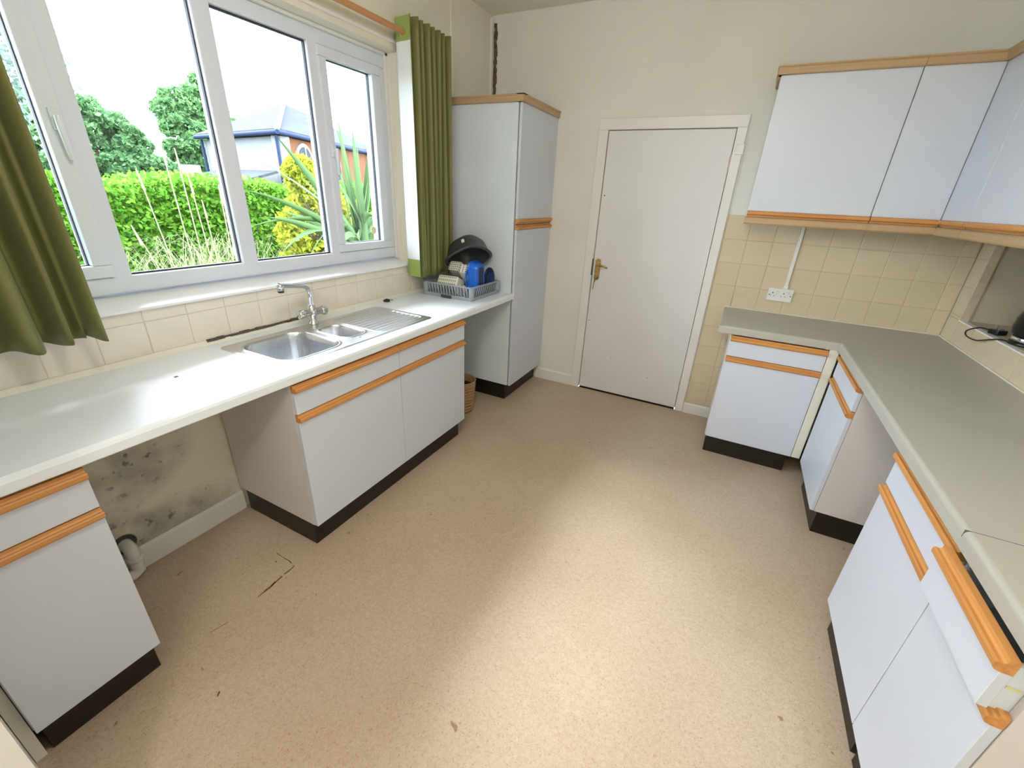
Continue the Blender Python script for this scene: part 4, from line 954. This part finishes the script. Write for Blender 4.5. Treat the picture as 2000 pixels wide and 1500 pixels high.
# flax with sword leaves, each leaf a part
fx = thing('flax_plant', 'spiky flax plant with long sword leaves outside the right casement', 'plant', (-1.85, .30, -.15))
def blade(root, tip, sag, wd_, name, mm, par, nseg=9, fold=.25, twist=0.0):
    r0, t0 = Vector(root), Vector(tip); side = (t0-r0).cross(Vector((0, 0, 1)))
    if side.length < .05: side = Vector((0, 1, 0))
    side.normalize()
    side = Matrix.Rotation(twist, 3, (t0-r0).normalized()) @ side
    up = side.cross((t0-r0)).normalized(); vs = []; fs = []
    for i in range(nseg):
        s = i/(nseg-1); p = r0.lerp(t0, s)+Vector((0, 0, 1))*sag*4*s*(1-s)
        w_ = wd_*(.55+.9*s-1.45*s*s+.05*(1-s))*(1 if s < .98 else .12)
        vs += [p-side*w_, p-up*w_*fold, p+side*w_]
    for i in range(nseg-1):
        a = i*3; fs += [(a, a+3, a+4, a+1), (a+1, a+4, a+5, a+2)]
    o = MB().add(vs, fs, True).build(name, mm, par); md = o.modifiers.new('thick', 'SOLIDIFY'); md.thickness = .003
    return o
rf = random.Random(21); FB = Vector((-1.85, .32, 1.0))
lv = [((-1.8, -.02, 2.08), .02), ((-1.85, .12, 2.12), .01), ((-1.8, .28, 2.1), 0), ((-1.9, .42, 2.14), 0), ((-1.8, .52, 2.05), 0), ((-1.85, .62, 2.0), .02), ((-1.95, .75, 1.9), .05), ((-1.8, -.75, 1.70), .06), ((-1.8, -.60, 1.93), .05), ((-1.8, -.98, 1.49), .10), ((-1.75, -1.03, 1.20), .10),
      ((-1.7, -.80, .98), .2), ((-1.65, -.6, .85), .2), ((-1.75, -.45, 1.62), .05), ((-1.7, -.2, 1.75), .03), ((-1.7, .1, 1.8), .02), ((-1.6, .35, 1.7), .03), ((-1.55, .6, 1.4), .08), ((-1.6, .8, 1.2), .12), ((-1.5, .2, 1.25), .12), ((-1.45, -.1, 1.05), .15), ((-1.5, -.35, .95), .16), ((-1.55, .45, 1.0), .16), ((-2.0, .9, 1.5), .1), ((-2.1, .0, 1.95), .02), ((-2.1, .3, 2.0), 0), ((-1.95, -.55, 1.3), .1), ((-1.7, -.9, 1.28), .1), ((-1.9, .2, 2.2), 0), ((-1.88, .36, 2.22), 0)]
for tip, sag in lv:
    root = FB+Vector((rf.uniform(-.08, .08), rf.uniform(-.08, .08), rf.uniform(-.25, .1))); blade(root, tip, sag, rf.uniform(.048, .064), 'leaf', 'flax', fx, twist=rf.choice((-1, 1))*rf.uniform(.6, 1.15))
MB().tube([(-1.85, .30, -.15), (-1.85, .34, .95)], [.09, .06], 10).build('stem', 'bark', fx)

# pampas grass: arching blades and dry flower stalks
pg = thing('pampas_grass', 'clump of arching pampas grass with dry flower stalks outside the window', 'grass', (-2.1, -1.25, -.15))
m = MB(); rp = random.Random(4)
for k in range(420):
    a = rp.uniform(0, 2*PI); R_ = rp.uniform(.15, .85); hgt = rp.uniform(.75, 1.18); bx, by = -2.1+rp.gauss(0, .12), -1.25+rp.gauss(0, .25)
    ex_, ey_ = bx+math.cos(a)*R_*.7, by+math.sin(a)*R_; ez_ = hgt-rp.uniform(.05, .55)*R_; vs = []; n_ = 7
    sd_ = Vector((-math.sin(a), math.cos(a), 0))*rp.uniform(.002, .0042)
    for i in range(n_):
        s = i/(n_-1); p = Vector((bx+(ex_-bx)*s**1.5, by+(ey_-by)*s**1.5, .1+(hgt-.1)*math.sin(min(1, s*1.25)*PI/2)+(ez_-hgt)*max(0, s-.7)/.3)); w_ = 1-s*.9
        vs += [p-sd_*w_, p+sd_*w_]
    m.add(vs, [(2*i, 2*i+1, 2*i+3, 2*i+2) for i in range(n_-1)], True)
q = m.build('blades', 'blade', pg); q['kind'] = 'stuff'
for (by, ty, tz) in ((-1.45, -1.62, 1.60), (-1.35, -1.42, 1.78), (-1.28, -1.33, 1.76), (-1.2, -1.28, 1.58), (-1.05, -1.06, 1.52), (-.95, -.86, 1.62), (-1.42, -1.75, 1.22), (-1.15, -1.22, 1.4), (-1.0, -1.0, 1.3), (-.9, -.93, 1.25)):
    P_ = [(-2.05, by, .1), (-2.03, by+(ty-by)*.5, .1+(tz-.1)*.55), (-2.0, ty, tz)]
    MB().tube(spline(P_, 6), .0042, 6).build('stalk', 'dry', pg)
    MB().tube([(-2.0, ty+(by-ty)*.10, tz-.14), (-2.0, ty, tz)], [.009, .003], 6).build('plume', 'dry', pg)
